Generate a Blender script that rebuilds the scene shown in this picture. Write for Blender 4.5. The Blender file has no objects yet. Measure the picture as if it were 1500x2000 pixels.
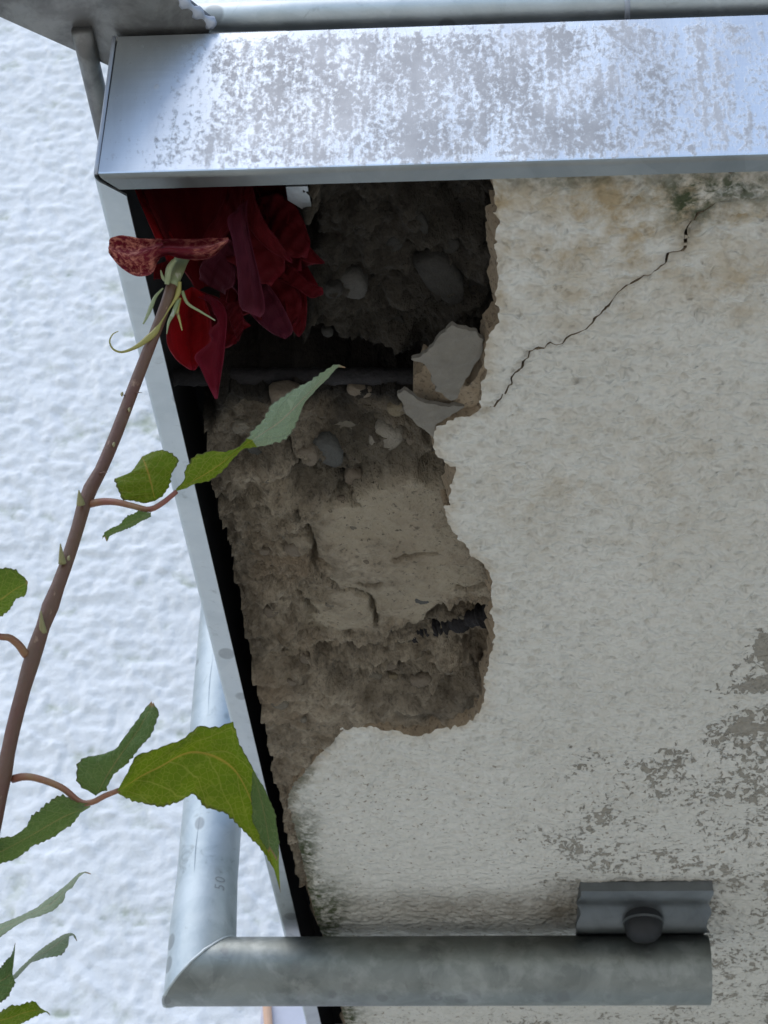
import bpy, bmesh, math, random
import numpy as np
from mathutils import Vector, Matrix

rnd = random.Random(7)
R = math.radians
scene = bpy.context.scene

# ------------------------------------------------------------------ camera
# world: x along the front edge, y towards the house, z up; origin = front left corner of the sheet metal edging
FPX = 4000.0
YD = np.array([312, -2852, 4000.0]); YD /= np.linalg.norm(YD)
XD = np.array([1, .018, 0.0]); XD[2] = -(XD[0]*312 - XD[1]*2852)/4000; XD /= np.linalg.norm(XD)
ZD = -np.cross(XD, YD)
MW = np.stack([XD, YD, ZD])                       # view (right, up, forward) -> world
CAM = np.array([0.16989, -0.59528, -0.59606])
GROUND = -2.2

cam_d = bpy.data.cameras.new('camera'); cam = bpy.data.objects.new('camera', cam_d)
scene.collection.objects.link(cam); scene.camera = cam
cam_d.sensor_fit = 'VERTICAL'; cam_d.sensor_height = 24.0; cam_d.lens = 48.0
cam_d.clip_start = 0.02; cam_d.clip_end = 3000
rt, up, fw = MW @ [1, 0, 0], MW @ [0, 1, 0], MW @ [0, 0, 1]
mat3 = Matrix((rt, up, -fw)).transposed()
cam.matrix_world = Matrix.Translation(Vector(CAM)) @ mat3.to_4x4()
cam_d.dof.use_dof = True; cam_d.dof.focus_distance = 0.98; cam_d.dof.aperture_fstop = 30

# ------------------------------------------------------------------ sky, sun, exposure
w = bpy.data.worlds.new('World'); scene.world = w; w.use_nodes = True
nt = w.node_tree; nt.nodes.clear()
sky = nt.nodes.new('ShaderNodeTexSky'); sky.sky_type = 'NISHITA'; sky.sun_disc = False
SUN = Vector((-.40, -.30, .87)).normalized()
sky.sun_elevation = math.asin(SUN.z); sky.sun_rotation = math.atan2(SUN.x, SUN.y)
sky.air_density = 1.0; sky.dust_density = 0.9; sky.ozone_density = 1.0
bg = nt.nodes.new('ShaderNodeBackground'); bg.inputs[1].default_value = .15
wo = nt.nodes.new('ShaderNodeOutputWorld')
nt.links.new(sky.outputs[0], bg.inputs[0]); nt.links.new(bg.outputs[0], wo.inputs[0])
sl = bpy.data.lights.new('sun', 'SUN'); sl.energy = 1.0; sl.angle = R(50); sl.color = (1, .97, .93)
so = bpy.data.objects.new('sun', sl); scene.collection.objects.link(so)
so.rotation_euler = SUN.to_track_quat('Z', 'Y').to_euler(); so.location = (-3, -3, 4)
scene.view_settings.view_transform = 'Standard'; scene.view_settings.look = 'None'
scene.view_settings.gamma = 1; scene.view_settings.use_curve_mapping = False
scene.view_settings.exposure = 0.72

# ------------------------------------------------------------------ helpers
def P(px, py, d):                                 # the point seen at a photo position, d metres deep
    return CAM + (MW @ np.array([(px-750)/FPX, (1000-py)/FPX, 1.0]))*d
def ON(px, py, z):                                # the point seen at a photo position on the level z
    r = MW @ np.array([(px-750)/FPX, (1000-py)/FPX, 1.0]); return CAM + r*((z-CAM[2])/r[2])
def ONY(px, py, y):
    r = MW @ np.array([(px-750)/FPX, (1000-py)/FPX, 1.0]); return CAM + r*((y-CAM[1])/r[1])
def XY(pts, z): return np.array([ON(a, b, z)[:2] for a, b in pts])

def link(o, parent=None):
    scene.collection.objects.link(o)
    if parent is not None: o.parent = parent
    return o
def thing(name, label, cat, loc=(0, 0, 0), group=None):
    o = bpy.data.objects.new(name, None); link(o); o.location = loc; o.empty_display_size = .05
    o['label'] = label; o['category'] = cat
    if group: o['group'] = group
    bpy.context.view_layer.update()
    return o
def obj(name, verts, faces, mats, parent=None, smooth=True, midx=None, attrs=None, uv=None):
    me = bpy.data.meshes.new(name)
    me.from_pydata([tuple(map(float, v)) for v in verts], [], [tuple(map(int, f)) for f in faces])
    for m in (mats if isinstance(mats, (list, tuple)) else [mats]): me.materials.append(m)
    if midx is not None: me.polygons.foreach_set('material_index', np.asarray(midx, np.int32))
    me.polygons.foreach_set('use_smooth', np.full(len(me.polygons), smooth))
    if attrs:
        for k, v in attrs.items():
            a = me.attributes.new(k, 'FLOAT', 'POINT'); a.data.foreach_set('value', np.asarray(v, np.float32))
    if uv is not None:
        ul = me.uv_layers.new(name='UVMap')
        li = np.empty(len(me.loops), np.int32); me.loops.foreach_get('vertex_index', li)
        ul.data.foreach_set('uv', np.asarray(uv, np.float32)[li].ravel())
    me.update()
    o = bpy.data.objects.new(name, me); link(o, parent)
    if parent is not None and parent.parent is None: o.matrix_parent_inverse = parent.matrix_world.inverted()
    return o
def root_of(o):
    while o.parent is not None: o = o.parent
    return o
def bevel(o, wd, seg=2):
    m = o.modifiers.new('bevel', 'BEVEL'); m.width = wd; m.segments = seg; m.limit_method = 'ANGLE'; m.angle_limit = R(40)
    return o

def box(x0, x1, y0, y1, z0, z1):
    v = [(x, y, z) for x in (x0, x1) for y in (y0, y1) for z in (z0, z1)]
    return v, [(0, 1, 3, 2), (4, 6, 7, 5), (0, 4, 5, 1), (2, 3, 7, 6), (0, 2, 6, 4), (1, 5, 7, 3)]
def prism(poly, z0, z1):
    n = len(poly); v = [(x, y, z0) for x, y in poly] + [(x, y, z1) for x, y in poly]
    f = [tuple(range(n))[::-1], tuple(range(n, 2*n))] + [(i, (i+1) % n, n+(i+1) % n, n+i) for i in range(n)]
    return v, f

def smooth_path(pts, n):
    """Catmull-Rom through pts (rows of any width), n samples"""
    p = np.asarray(pts, float); 
    if len(p) == 2: t = np.linspace(0, 1, n)[:, None]; return p[0]*(1-t)+p[1]*t
    q = np.vstack([2*p[0]-p[1], p, 2*p[-1]-p[-2]])
    seg = np.linalg.norm(np.diff(p, axis=0), axis=1); cum = np.r_[0, np.cumsum(seg)]
    out = []
    for s in np.linspace(0, cum[-1], n):
        i = min(np.searchsorted(cum, s, side='right')-1, len(p)-2); t = (s-cum[i])/max(seg[i], 1e-9)
        a, b, c, d = q[i], q[i+1], q[i+2], q[i+3]
        out.append(.5*((2*b)+(-a+c)*t+(2*a-5*b+4*c-d)*t*t+(-a+3*b-3*c+d)*t**3))
    return np.array(out)
def lin_path(pts, n):
    p = np.asarray(pts, float); seg = np.linalg.norm(np.diff(p, axis=0), axis=1); cum = np.r_[0, np.cumsum(seg)]
    s = np.linspace(0, cum[-1], n); return np.stack([np.interp(s, cum, p[:, k]) for k in range(p.shape[1])], 1)
def tube(pts, rad, ns=12, cap=True):
    p = np.asarray(pts, float); n = len(p); rad = np.broadcast_to(np.asarray(rad, float), (n,))
    T = np.gradient(p, axis=0); T /= np.linalg.norm(T, axis=1)[:, None]+1e-12
    a = np.array([0, 0, 1.0]) if abs(T[0][2]) < .9 else np.array([1.0, 0, 0])
    V = []; u = np.cross(T[0], a); u /= np.linalg.norm(u)
    for i in range(n):
        u = u-T[i]*np.dot(u, T[i]); u /= np.linalg.norm(u); b = np.cross(T[i], u)
        for k in range(ns):
            t = 2*math.pi*k/ns; V.append(p[i]+rad[i]*(u*math.cos(t)+b*math.sin(t)))
    F = [(i*ns+k, i*ns+(k+1) % ns, (i+1)*ns+(k+1) % ns, (i+1)*ns+k) for i in range(n-1) for k in range(ns)]
    if cap: F += [tuple(range(ns))[::-1], tuple(range((n-1)*ns, n*ns))]
    return V, F

# numpy noise
def _h(ix, iy, s):
    n = (ix.astype(np.int64)*374761393+iy.astype(np.int64)*668265263+s*1442695041) & 0xffffffff
    n = ((n ^ (n >> 13))*1274126177) & 0xffffffff
    return ((n ^ (n >> 16)) & 0xffff)/65535.0
def vnoise(x, y, s=0):
    ix = np.floor(x); iy = np.floor(y); fx = x-ix; fy = y-iy
    fx = fx*fx*fx*(fx*(fx*6-15)+10); fy = fy*fy*fy*(fy*(fy*6-15)+10)
    a, b, c, d = _h(ix, iy, s), _h(ix+1, iy, s), _h(ix, iy+1, s), _h(ix+1, iy+1, s)
    return ((a+(b-a)*fx)*(1-fy)+(c+(d-c)*fx)*fy)*2-1
def fbm(x, y, s=0, o=4, g=.5):
    r = np.zeros_like(x); a = 1.0; f = 1.0
    for i in range(o): r += a*vnoise(x*f+i*17.3, y*f-i*9.1, s+i*31); a *= g; f *= 2.03
    return r
def sdf(poly, x, y):
    """signed distance, positive inside"""
    p = np.asarray(poly, float); d = np.full(x.shape, 1e9); ins = np.zeros(x.shape, bool)
    for i in range(len(p)):
        a, b = p[i], p[(i+1) % len(p)]; e = b-a
        t = np.clip(((x-a[0])*e[0]+(y-a[1])*e[1])/(e@e+1e-18), 0, 1)
        d = np.minimum(d, np.hypot(x-a[0]-t*e[0], y-a[1]-t*e[1]))
        c = (a[1] > y) != (b[1] > y)
        ins ^= c & (x < (b[0]-a[0])*(y-a[1])/(b[1]-a[1]+1e-18)+a[0])
    return np.where(ins, d, -d)
def dense(pts, n): return smooth_path(pts, n)
def line_d(pts, x, y):
    """signed side distance to a polyline, and parameter along it"""
    p = np.asarray(pts, float); d = np.full(x.shape, 1e9); sg = np.ones(x.shape); tt = np.zeros(x.shape)
    for i in range(len(p)-1):
        a, b = p[i], p[i+1]; e = b-a
        t = np.clip(((x-a[0])*e[0]+(y-a[1])*e[1])/(e@e), 0, 1)
        dd = np.hypot(x-a[0]-t*e[0], y-a[1]-t*e[1]); m = dd < d
        d = np.where(m, dd, d); tt = np.where(m, (i+t)/(len(p)-1), tt)
        sg = np.where(m, np.sign(e[0]*(y-a[1])-e[1]*(x-a[0]))+1e-9, sg)
    return d*np.sign(sg), tt
def sstep(a, b, x): t = np.clip((x-a)/(b-a), 0, 1); return t*t*(3-2*t)

# ------------------------------------------------------------------ materials
class NM:
    def __init__(s, name):
        s.m = bpy.data.materials.new(name); s.m.use_nodes = True; s.t = s.m.node_tree
        s.b = s.t.nodes['Principled BSDF']; s.out = s.t.nodes['Material Output']
    def n(s, ty, **kw):
        nd = s.t.nodes.new(ty)
        for k, v in kw.items():
            if hasattr(nd, k): setattr(nd, k, v)
            else: s.put(nd.inputs[k.replace('_', ' ')], v)
        return nd
    def put(s, sock, v):
        if isinstance(v, bpy.types.NodeSocket): s.t.links.new(v, sock)
        elif isinstance(v, bpy.types.Node): s.t.links.new(v.outputs[0], sock)
        else: sock.default_value = v
    def set(s, **kw):
        for k, v in kw.items():
            if isinstance(v, tuple) and len(v) == 3 and 'Color' in k: v = (*v, 1)
            s.put(s.b.inputs[k.replace('_', ' ')], v)
        return s
    def pos(s, scale=(1, 1, 1), rot=(0, 0, 0), which='Object'):
        tc = s.n('ShaderNodeTexCoord'); mp = s.n('ShaderNodeMapping'); s.t.links.new(tc.outputs[which], mp.inputs[0])
        mp.inputs['Scale'].default_value = scale; mp.inputs['Rotation'].default_value = rot; return mp.outputs[0]
    def noise(s, vec, scale, detail=4, rough=.55, dist=0.0):
        nd = s.n('ShaderNodeTexNoise'); s.put(nd.inputs['Vector'], vec)
        nd.inputs['Scale'].default_value = scale; nd.inputs['Detail'].default_value = detail
        nd.inputs['Roughness'].default_value = rough; nd.inputs['Distortion'].default_value = dist
        return nd.outputs['Fac']
    def voro(s, vec, scale, feature='F1', out='Distance'):
        nd = s.n('ShaderNodeTexVoronoi'); nd.feature = feature; s.put(nd.inputs['Vector'], vec); nd.inputs['Scale'].default_value = scale
        return nd.outputs[out]
    def ramp(s, fac, stops, interp='LINEAR'):
        nd = s.n('ShaderNodeValToRGB'); s.put(nd.inputs[0], fac); cr = nd.color_ramp; cr.interpolation = interp
        cr.elements[1].position = 1.0; cr.elements[0].position = stops[0][0]; cr.elements[1].position = stops[-1][0]
        for p, c in stops[1:-1]: cr.elements.new(p)
        for e, (p, c) in zip(cr.elements, stops):
            e.color = (c, c, c, 1) if not isinstance(c, tuple) else (*c, 1)
        return nd.outputs[0]
    def mix(s, f, a, b, mode='MIX'):
        nd = s.n('ShaderNodeMix'); nd.data_type = 'RGBA'; nd.blend_type = mode
        s.put(nd.inputs[0], f)
        for k, v in ((6, a), (7, b)): s.put(nd.inputs[k], (*v, 1) if isinstance(v, tuple) and len(v) == 3 else v)
        return nd.outputs[2]
    def math(s, op, a, b=0.0, clamp=False):
        nd = s.n('ShaderNodeMath'); nd.operation = op; nd.use_clamp = clamp; s.put(nd.inputs[0], a); s.put(nd.inputs[1], b); return nd.outputs[0]
    def attr(s, name): nd = s.n('ShaderNodeAttribute'); nd.attribute_name = name; return nd.outputs['Fac']
    def bump(s, h, dist=.001, strength=1.0, prev=None):
        nd = s.n('ShaderNodeBump'); s.put(nd.inputs['Height'], h); nd.inputs['Distance'].default_value = dist
        nd.inputs['Strength'].default_value = strength
        if prev is not None: s.put(nd.inputs['Normal'], prev)
        return nd.outputs[0]

def m_wall():
    m = NM('white_roughcast'); p = m.pos()
    a = m.noise(p, 38, 5, .6); b = m.noise(p, 9, 3)
    c = m.mix(m.ramp(b, [(.35, 0), (.7, 1)]), (.79, .80, .80), (.75, .76, .755))
    moss = m.math('MULTIPLY', m.ramp(m.noise(p, 22, 4, .6, .4), [(.54, 0), (.68, 1)]), m.attr('low'))
    c = m.mix(m.math('MULTIPLY', moss, .7), c, (.34, .38, .25))
    m.set(Base_Color=c, Roughness=.92, Normal=m.bump(m.noise(p, 150, 3, .55), .003, .4)); m.b.inputs['Specular IOR Level'].default_value = .2
    return m.m
def m_plaster():
    m = NM('aged_white_plaster'); p = m.pos()
    fine = m.noise(m.pos((1, 1.2, 1)), 210, .8, .4, 0); mid = m.noise(p, 120, 3, .5, 0); big = m.noise(p, 11, 4)
    c = m.mix(m.ramp(big, [(.3, 0), (.7, 1)]), (.595, .58, .515), (.545, .53, .465))
    c = m.mix(m.math('MULTIPLY', m.ramp(mid, [(.5, 0), (.75, 1)]), .10), c, (.44, .40, .33))
    och_shade = m.math('MULTIPLY', m.attr('ochre_and_shade'), m.ramp(m.noise(p, 60, 5, .65), [(.36, 0), (.62, 1)]))  # ochre stain plus the painted shade band below the edging
    c = m.mix(och_shade, c, (.37, .29, .175))
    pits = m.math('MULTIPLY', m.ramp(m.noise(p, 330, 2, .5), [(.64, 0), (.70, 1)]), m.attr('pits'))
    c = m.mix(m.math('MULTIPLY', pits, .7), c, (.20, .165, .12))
    dirt = m.math('MULTIPLY', m.attr('dirt'), m.ramp(m.noise(p, 45, 5, .7), [(.28, .35), (.62, 1)]))
    c = m.mix(dirt, c, (.17, .15, .115))
    moss = m.math('MULTIPLY', m.attr('moss'), m.ramp(m.noise(p, 150, 4, .7), [(.34, 0), (.58, 1)]))
    c = m.mix(moss, c, (.055, .065, .032))
    pp = m.pos((1.0, .72, 1))
    pn = m.math('ADD', m.math('MULTIPLY', m.noise(pp, 240, 4, .6, .6), .8), m.math('MULTIPLY', m.noise(pp, 46, 3, .5), .3))
    peel = m.ramp(m.math('SUBTRACT', m.math('ADD', pn, m.attr('peel')), .56), [(.0, 0), (.02, 1)])
    peelc = m.mix(m.noise(p, 260, 3), (.22, .205, .165), (.36, .335, .28))
    c = m.mix(peel, c, peelc)
    h = m.math('ADD', fine, m.math('MULTIPLY', mid, .5))
    nrm = m.bump(h, .0040, 1.0); nrm = m.bump(m.math('SUBTRACT', 1.0, peel), .0014, .9, nrm)
    m.set(Base_Color=c, Roughness=.93, Normal=nrm); m.b.inputs['Specular IOR Level'].default_value = .15
    return m.m
def m_mortar():
    m = NM('tan_mortar'); p = m.pos()
    n = m.noise(p, 160, 5, .65); c = m.mix(n, (.20, .145, .085), (.36, .285, .19))
    c = m.mix(m.ramp(m.noise(p, 520, 3), [(.55, 0), (.7, 1)]), c, (.12, .09, .06))
    m.set(Base_Color=c, Roughness=.95, Normal=m.bump(m.noise(p, 380, 5, .7), .0022, .9)); return m.m
def m_concrete():
    m = NM('weathered_concrete'); p = m.pos((1, 1, .6))
    a = m.noise(p, 60, 6, .62, .25); b = m.noise(p, 330, 5, .65); g = m.noise(p, 18, 3)
    c = m.mix(m.ramp(a, [(.3, 0), (.7, 1)]), (.18, .143, .095), (.54, .46, .338))
    c = m.mix(m.math('MULTIPLY', m.ramp(b, [(.5, 0), (.72, 1)]), .7), c, (.10, .083, .06))
    c = m.mix(m.ramp(g, [(.5, 0), (.75, .55)]), c, (.25, .165, .09))
    c = m.mix(m.attr('tan'), c, m.mix(b, (.36, .30, .205), (.50, .43, .315)))
    c = m.mix(m.math('MULTIPLY', m.ramp(b, [(.60, 0), (.66, 1)]), m.attr('tan')), c, (.08, .065, .045))
    damp_and_shade = m.mix(a, (.012, .011, .009), (.052, .045, .035))  # dark tone for damp concrete and painted recess shade
    c = m.mix(m.attr('damp_and_shade'), c, damp_and_shade)
    c = m.mix(m.attr('rust_or_shade'), c, m.mix(b, (.010, .008, .008), (.030, .020, .014)))  # near-black for rust and for shade painted into void and groove
    m.set(Base_Color=c, Roughness=.93, Normal=m.bump(m.math('ADD', m.math('MULTIPLY', a, 1.5), m.math('MULTIPLY', b, 1.3)), .0055, 1.0))
    m.b.inputs['Specular IOR Level'].default_value = .2; return m.m
def m_stone(name, c1, c2):
    m = NM(name); p = m.pos()
    n = m.noise(p, 190, 6, .68, .5); du = m.ramp(m.noise(p, 120, 4, .65), [(.46, 0), (.60, .75)])
    c = m.mix(du, m.mix(n, c1, c2), m.mix(n, tuple(v*.8 for v in c1), tuple(v*.9 for v in c2)))
    m.set(Base_Color=c, Roughness=.9, Normal=m.bump(m.noise(p, 420, 5, .7), .0022, .9)); m.b.inputs['Specular IOR Level'].default_value = .2; return m.m
def m_flake():
    m = NM('grey_cement_flake'); p = m.pos()
    n = m.noise(p, 90, 5, .65); m.set(Base_Color=m.mix(n, (.11, .10, .08), (.215, .195, .155)), Roughness=.95, Normal=m.bump(m.noise(p, 420, 5, .7), .0015, .8)); return m.m
def m_rust():
    m = NM('corroded_steel_bar'); p = m.pos()
    n = m.noise(p, 240, 5, .7); m.set(Base_Color=m.mix(n, (.004, .004, .005), (.02, .016, .015)), Roughness=.85, Normal=m.bump(n, .002, 1)); return m.m
def m_fascia():
    m = NM('water_stained_stainless_sheet')
    p = m.pos()
    sep = m.n('ShaderNodeSeparateXYZ'); m.put(sep.inputs[0], p); x = sep.outputs[0]; z = sep.outputs[2]
    # spread of the dried residue along the sheet
    den = m.ramp(m.math('MULTIPLY', x, 2.5), [(.03, .15), (.12, .27), (.22, .335), (.46, .32), (.66, .27), (.82, .25), (1, .27)])
    drop = m.math('MULTIPLY', m.ramp(m.math('ABSOLUTE', m.math('SUBTRACT', m.math('MULTIPLY', z, 11.9), .5)), [(.42, 1), (.5, .6)]), den)
    q = m.pos((1.0, 1, .75)); q2 = m.pos((.55, 1, 1.7))
    n1 = m.noise(q, 360, 6, .70, .2); n2 = m.noise(m.pos((1.35, 1, .6)), 48, 4, .6, .3); n3 = m.noise(m.pos((2.6, 1, .3)), 110, 3, .5, .2)
    t = m.math('ADD', m.math('ADD', m.math('MULTIPLY', n1, .70), m.math('MULTIPLY', n2, .36)), m.math('MULTIPLY', n3, .26))
    dep = m.ramp(m.math('SUBTRACT', m.math('ADD', t, drop), .64), [(.25, 0), (.37, 1)])
    spots = m.math('MULTIPLY', m.ramp(m.voro(m.pos((1.1, 1, .8)), 95), [(.10, 1), (.16, 0)]), m.ramp(m.noise(p, 40, 2), [(.50, 0), (.56, 1)]))
    dep = m.math('MAXIMUM', dep, m.math('MULTIPLY', spots, .8))
    thin = m.ramp(m.noise(q, 33, 4, .6), [(.38, 0), (.62, 1)])
    brush = m.noise(m.pos((6, 1, 420)), 3, 3, .5); scr = m.noise(m.pos((900, 1, 40), (0, .35, 0)), 1.2, 4, .7)
    film = m.math('MULTIPLY', m.ramp(m.noise(m.pos((1.6, 1, .5)), 24, 5, .6, .4), [(.38, 0), (.62, 1)]), .55)
    base = m.mix(film, m.mix(brush, (.60, .635, .645), (.68, .715, .725)), (.48, .50, .51))
    res = m.mix(thin, (.33, .325, .32), (.44, .435, .43))
    c = m.mix(dep, base, res)
    rough = m.mix(dep, m.mix(brush, (.32,)*3, (.44,)*3), (.56,)*3)
    met = m.mix(dep, (1,)*3, (.7,)*3)
    m.set(Base_Color=c, Roughness=rough, Metallic=met, Normal=m.bump(m.noise(p, 16, 2, .4), .0018, .5, m.bump(m.math('ADD', m.math('MULTIPLY', dep, .35), m.math('MULTIPLY', scr, .25)), .0003, .35)))
    return m.m
def m_steel(name, c1, c2, r0, r1, spots=True):
    m = NM(name); p = m.pos()
    a = m.noise(p, 26, 5, .6, .7); b = m.voro(m.pos((1, 1, 1)), 60, out='Color'); br = m.noise(p, 190, 4, .6)
    c = m.mix(m.ramp(a, [(.3, 0), (.7, 1)]), c1, c2)
    bw = m.n('ShaderNodeRGBToBW'); m.put(bw.inputs[0], b); c = m.mix(.10, c, bw.outputs[0], 'SOFT_LIGHT')
    rr = m.ramp(a, [(.3, r0), (.7, r1)])
    if spots:
        sp = m.math('MULTIPLY', m.ramp(m.voro(m.pos((1.3, 1, 1)), 40), [(.22, 1), (.27, 0)]), m.ramp(m.voro(m.pos((1.3, 1, 1)), 40, out='Color'), [(.40, 0), (.46, 1)]))
        c = m.mix(m.math('MULTIPLY', sp, .5), c, (.16, .165, .16)); lt = m.ramp(m.noise(p, 40, 5, .65, .3), [(.50, 0), (.62, 1)]); c = m.mix(m.math('MULTIPLY', lt, .16), c, (.62, .64, .60))
        gr = m.ramp(m.noise(p, 70, 5, .7, .6), [(.60, 0), (.70, 1)]); c = m.mix(m.math('MULTIPLY', gr, .35), c, (.14, .14, .12))
    m.set(Base_Color=c, Roughness=rr, Metallic=.85, Normal=m.bump(br, .0004, .4)); return m.m
def m_plain(name, col, rough=.6, metal=0.0):
    m = NM(name); p = m.pos(); n = m.noise(p, 90, 4)
    m.set(Base_Color=m.mix(n, tuple(v*.8 for v in col), col), Roughness=rough, Metallic=metal); return m.m
def m_leaf(name, top, dark, vein, trans=.35, pale=0.0):
    m = NM(name); tc = m.n('ShaderNodeTexCoord'); sp = m.n('ShaderNodeSeparateXYZ'); m.put(sp.inputs[0], tc.outputs['UV'])
    u = m.math('ABSOLUTE', m.math('MULTIPLY', m.math('SUBTRACT', sp.outputs[0], .5), 2.0)); v = sp.outputs[1]
    p = m.pos(); n = m.noise(p, 60, 4); nf = m.noise(p, 420, 4, .6)
    wob = m.math('MULTIPLY', m.math('SUBTRACT', m.noise(p, 90, 2), .5), .5)
    ph = m.math('FRACT', m.math('ADD', m.math('SUBTRACT', m.math('MULTIPLY', v, 7.0), m.math('MULTIPLY', u, 1.7)), wob))
    side = m.ramp(m.math('ABSOLUTE', m.math('SUBTRACT', ph, .5)), [(.0, 1), (.055, 0)])
    mid = m.ramp(u, [(.008, 1), (.045, 0)])
    cell = m.ramp(m.voro(p, 420, 'DISTANCE_TO_EDGE'), [(.02, 1), (.10, 0)])
    c = m.mix(n, dark, top); c = m.mix(m.math('MULTIPLY', nf, .35), c, tuple(x*.6 for x in dark))
    c = m.mix(m.math('MULTIPLY', cell, .28), c, vein)
    c = m.mix(m.math('MULTIPLY', side, .55), c, vein)
    c = m.mix(m.math('MULTIPLY', mid, .75), c, (vein[0]*1.2, vein[1]*.75, vein[2]*.8))
    edge = m.ramp(m.math('ADD', u, m.math('MULTIPLY', m.math('SUBTRACT', nf, .5), .12)), [(.93, 0), (.985, 1)])
    c = m.mix(m.math('MULTIPLY', edge, .7), c, (.05, .03, .03))
    burn = m.math('MULTIPLY', m.ramp(v, [(.955, 0), (.99, 1)]), .9); c = m.mix(burn, c, (.30, .15, .08))
    h = m.math('SUBTRACT', m.math('MULTIPLY', nf, .4), m.math('ADD', side, m.math('MULTIPLY', cell, .5)))
    m.set(Base_Color=c, Roughness=.5, Normal=m.bump(h, .0006, .7)); m.b.inputs['Specular IOR Level'].default_value = .18
    tr = m.n('ShaderNodeBsdfTranslucent'); m.put(tr.inputs[0], m.mix(.45, c, (.16, .24, .005)))
    mx = m.n('ShaderNodeMixShader'); mx.inputs[0].default_value = trans
    m.t.links.new(m.b.outputs[0], mx.inputs[1]); m.t.links.new(tr.outputs[0], mx.inputs[2]); m.t.links.new(mx.outputs[0], m.out.inputs[0])
    return m.m
def m_petal(name, c1, c2, edge, trans=.25, fade=None):
    m = NM(name); tc = m.n('ShaderNodeTexCoord'); sp = m.n('ShaderNodeSeparateXYZ'); m.put(sp.inputs[0], tc.outputs['UV'])
    u = m.math('ABSOLUTE', m.math('MULTIPLY', m.math('SUBTRACT', sp.outputs[0], .5), 2.0)); v = sp.outputs[1]
    p = m.pos(); n = m.noise(p, 55, 4, .6, .4); st = m.noise(m.pos((1, 1, 1), which='UV'), 3, 3)
    c = m.mix(n, c1, c2)
    e = m.math('MAXIMUM', m.ramp(u, [(.86, 0), (1, 1)]), m.ramp(v, [(.9, 0), (1, 1)])); c = m.mix(m.math('MULTIPLY', e, .55), c, edge)
    if fade:
        wv = m.ramp(m.noise(p, 330, 6, .75, .4), [(.46, 0), (.60, 1)]); bl = m.ramp(m.noise(p, 48, 3), [(.42, 0), (.58, 1)])
        c = m.mix(m.math('MULTIPLY', m.math('MULTIPLY', wv, bl), .9), c, fade)
    uvs = m.n('ShaderNodeMapping'); m.t.links.new(tc.outputs['UV'], uvs.inputs[0]); uvs.inputs['Scale'].default_value = (26, 2.2, 1)
    rib = m.noise(uvs.outputs[0], 1.0, 3)
    m.set(Base_Color=c, Roughness=.75, Normal=m.bump(m.math('ADD', rib, m.math('MULTIPLY', m.noise(p, 500, 3), .3)), .0009, .6))
    m.b.inputs['Sheen Weight'].default_value = .08; m.b.inputs['Sheen Roughness'].default_value = .35; m.b.inputs['Sheen Tint'].default_value = (.9, .35, .45, 1)
    m.b.inputs['Specular IOR Level'].default_value = .15
    tr = m.n('ShaderNodeBsdfTranslucent'); m.put(tr.inputs[0], c); mx = m.n('ShaderNodeMixShader'); mx.inputs[0].default_value = trans
    m.t.links.new(m.b.outputs[0], mx.inputs[1]); m.t.links.new(tr.outputs[0], mx.inputs[2]); m.t.links.new(mx.outputs[0], m.out.inputs[0])
    return m.m
def m_stem(name, c1, c2, c3):
    m = NM(name); p = m.pos(); n = m.noise(m.pos((1, 1, .35)), 70, 5, .65); f = m.noise(p, 500, 3)
    c = m.mix(m.ramp(n, [(.3, 0), (.7, 1)]), c1, c2); c = m.mix(m.ramp(m.noise(m.pos((1, 1, .5)), 210, 3), [(.66, 0), (.72, 1)]), c, c3)
    m.set(Base_Color=c, Roughness=.5, Normal=m.bump(f, .0004, .6)); return m.m

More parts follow.
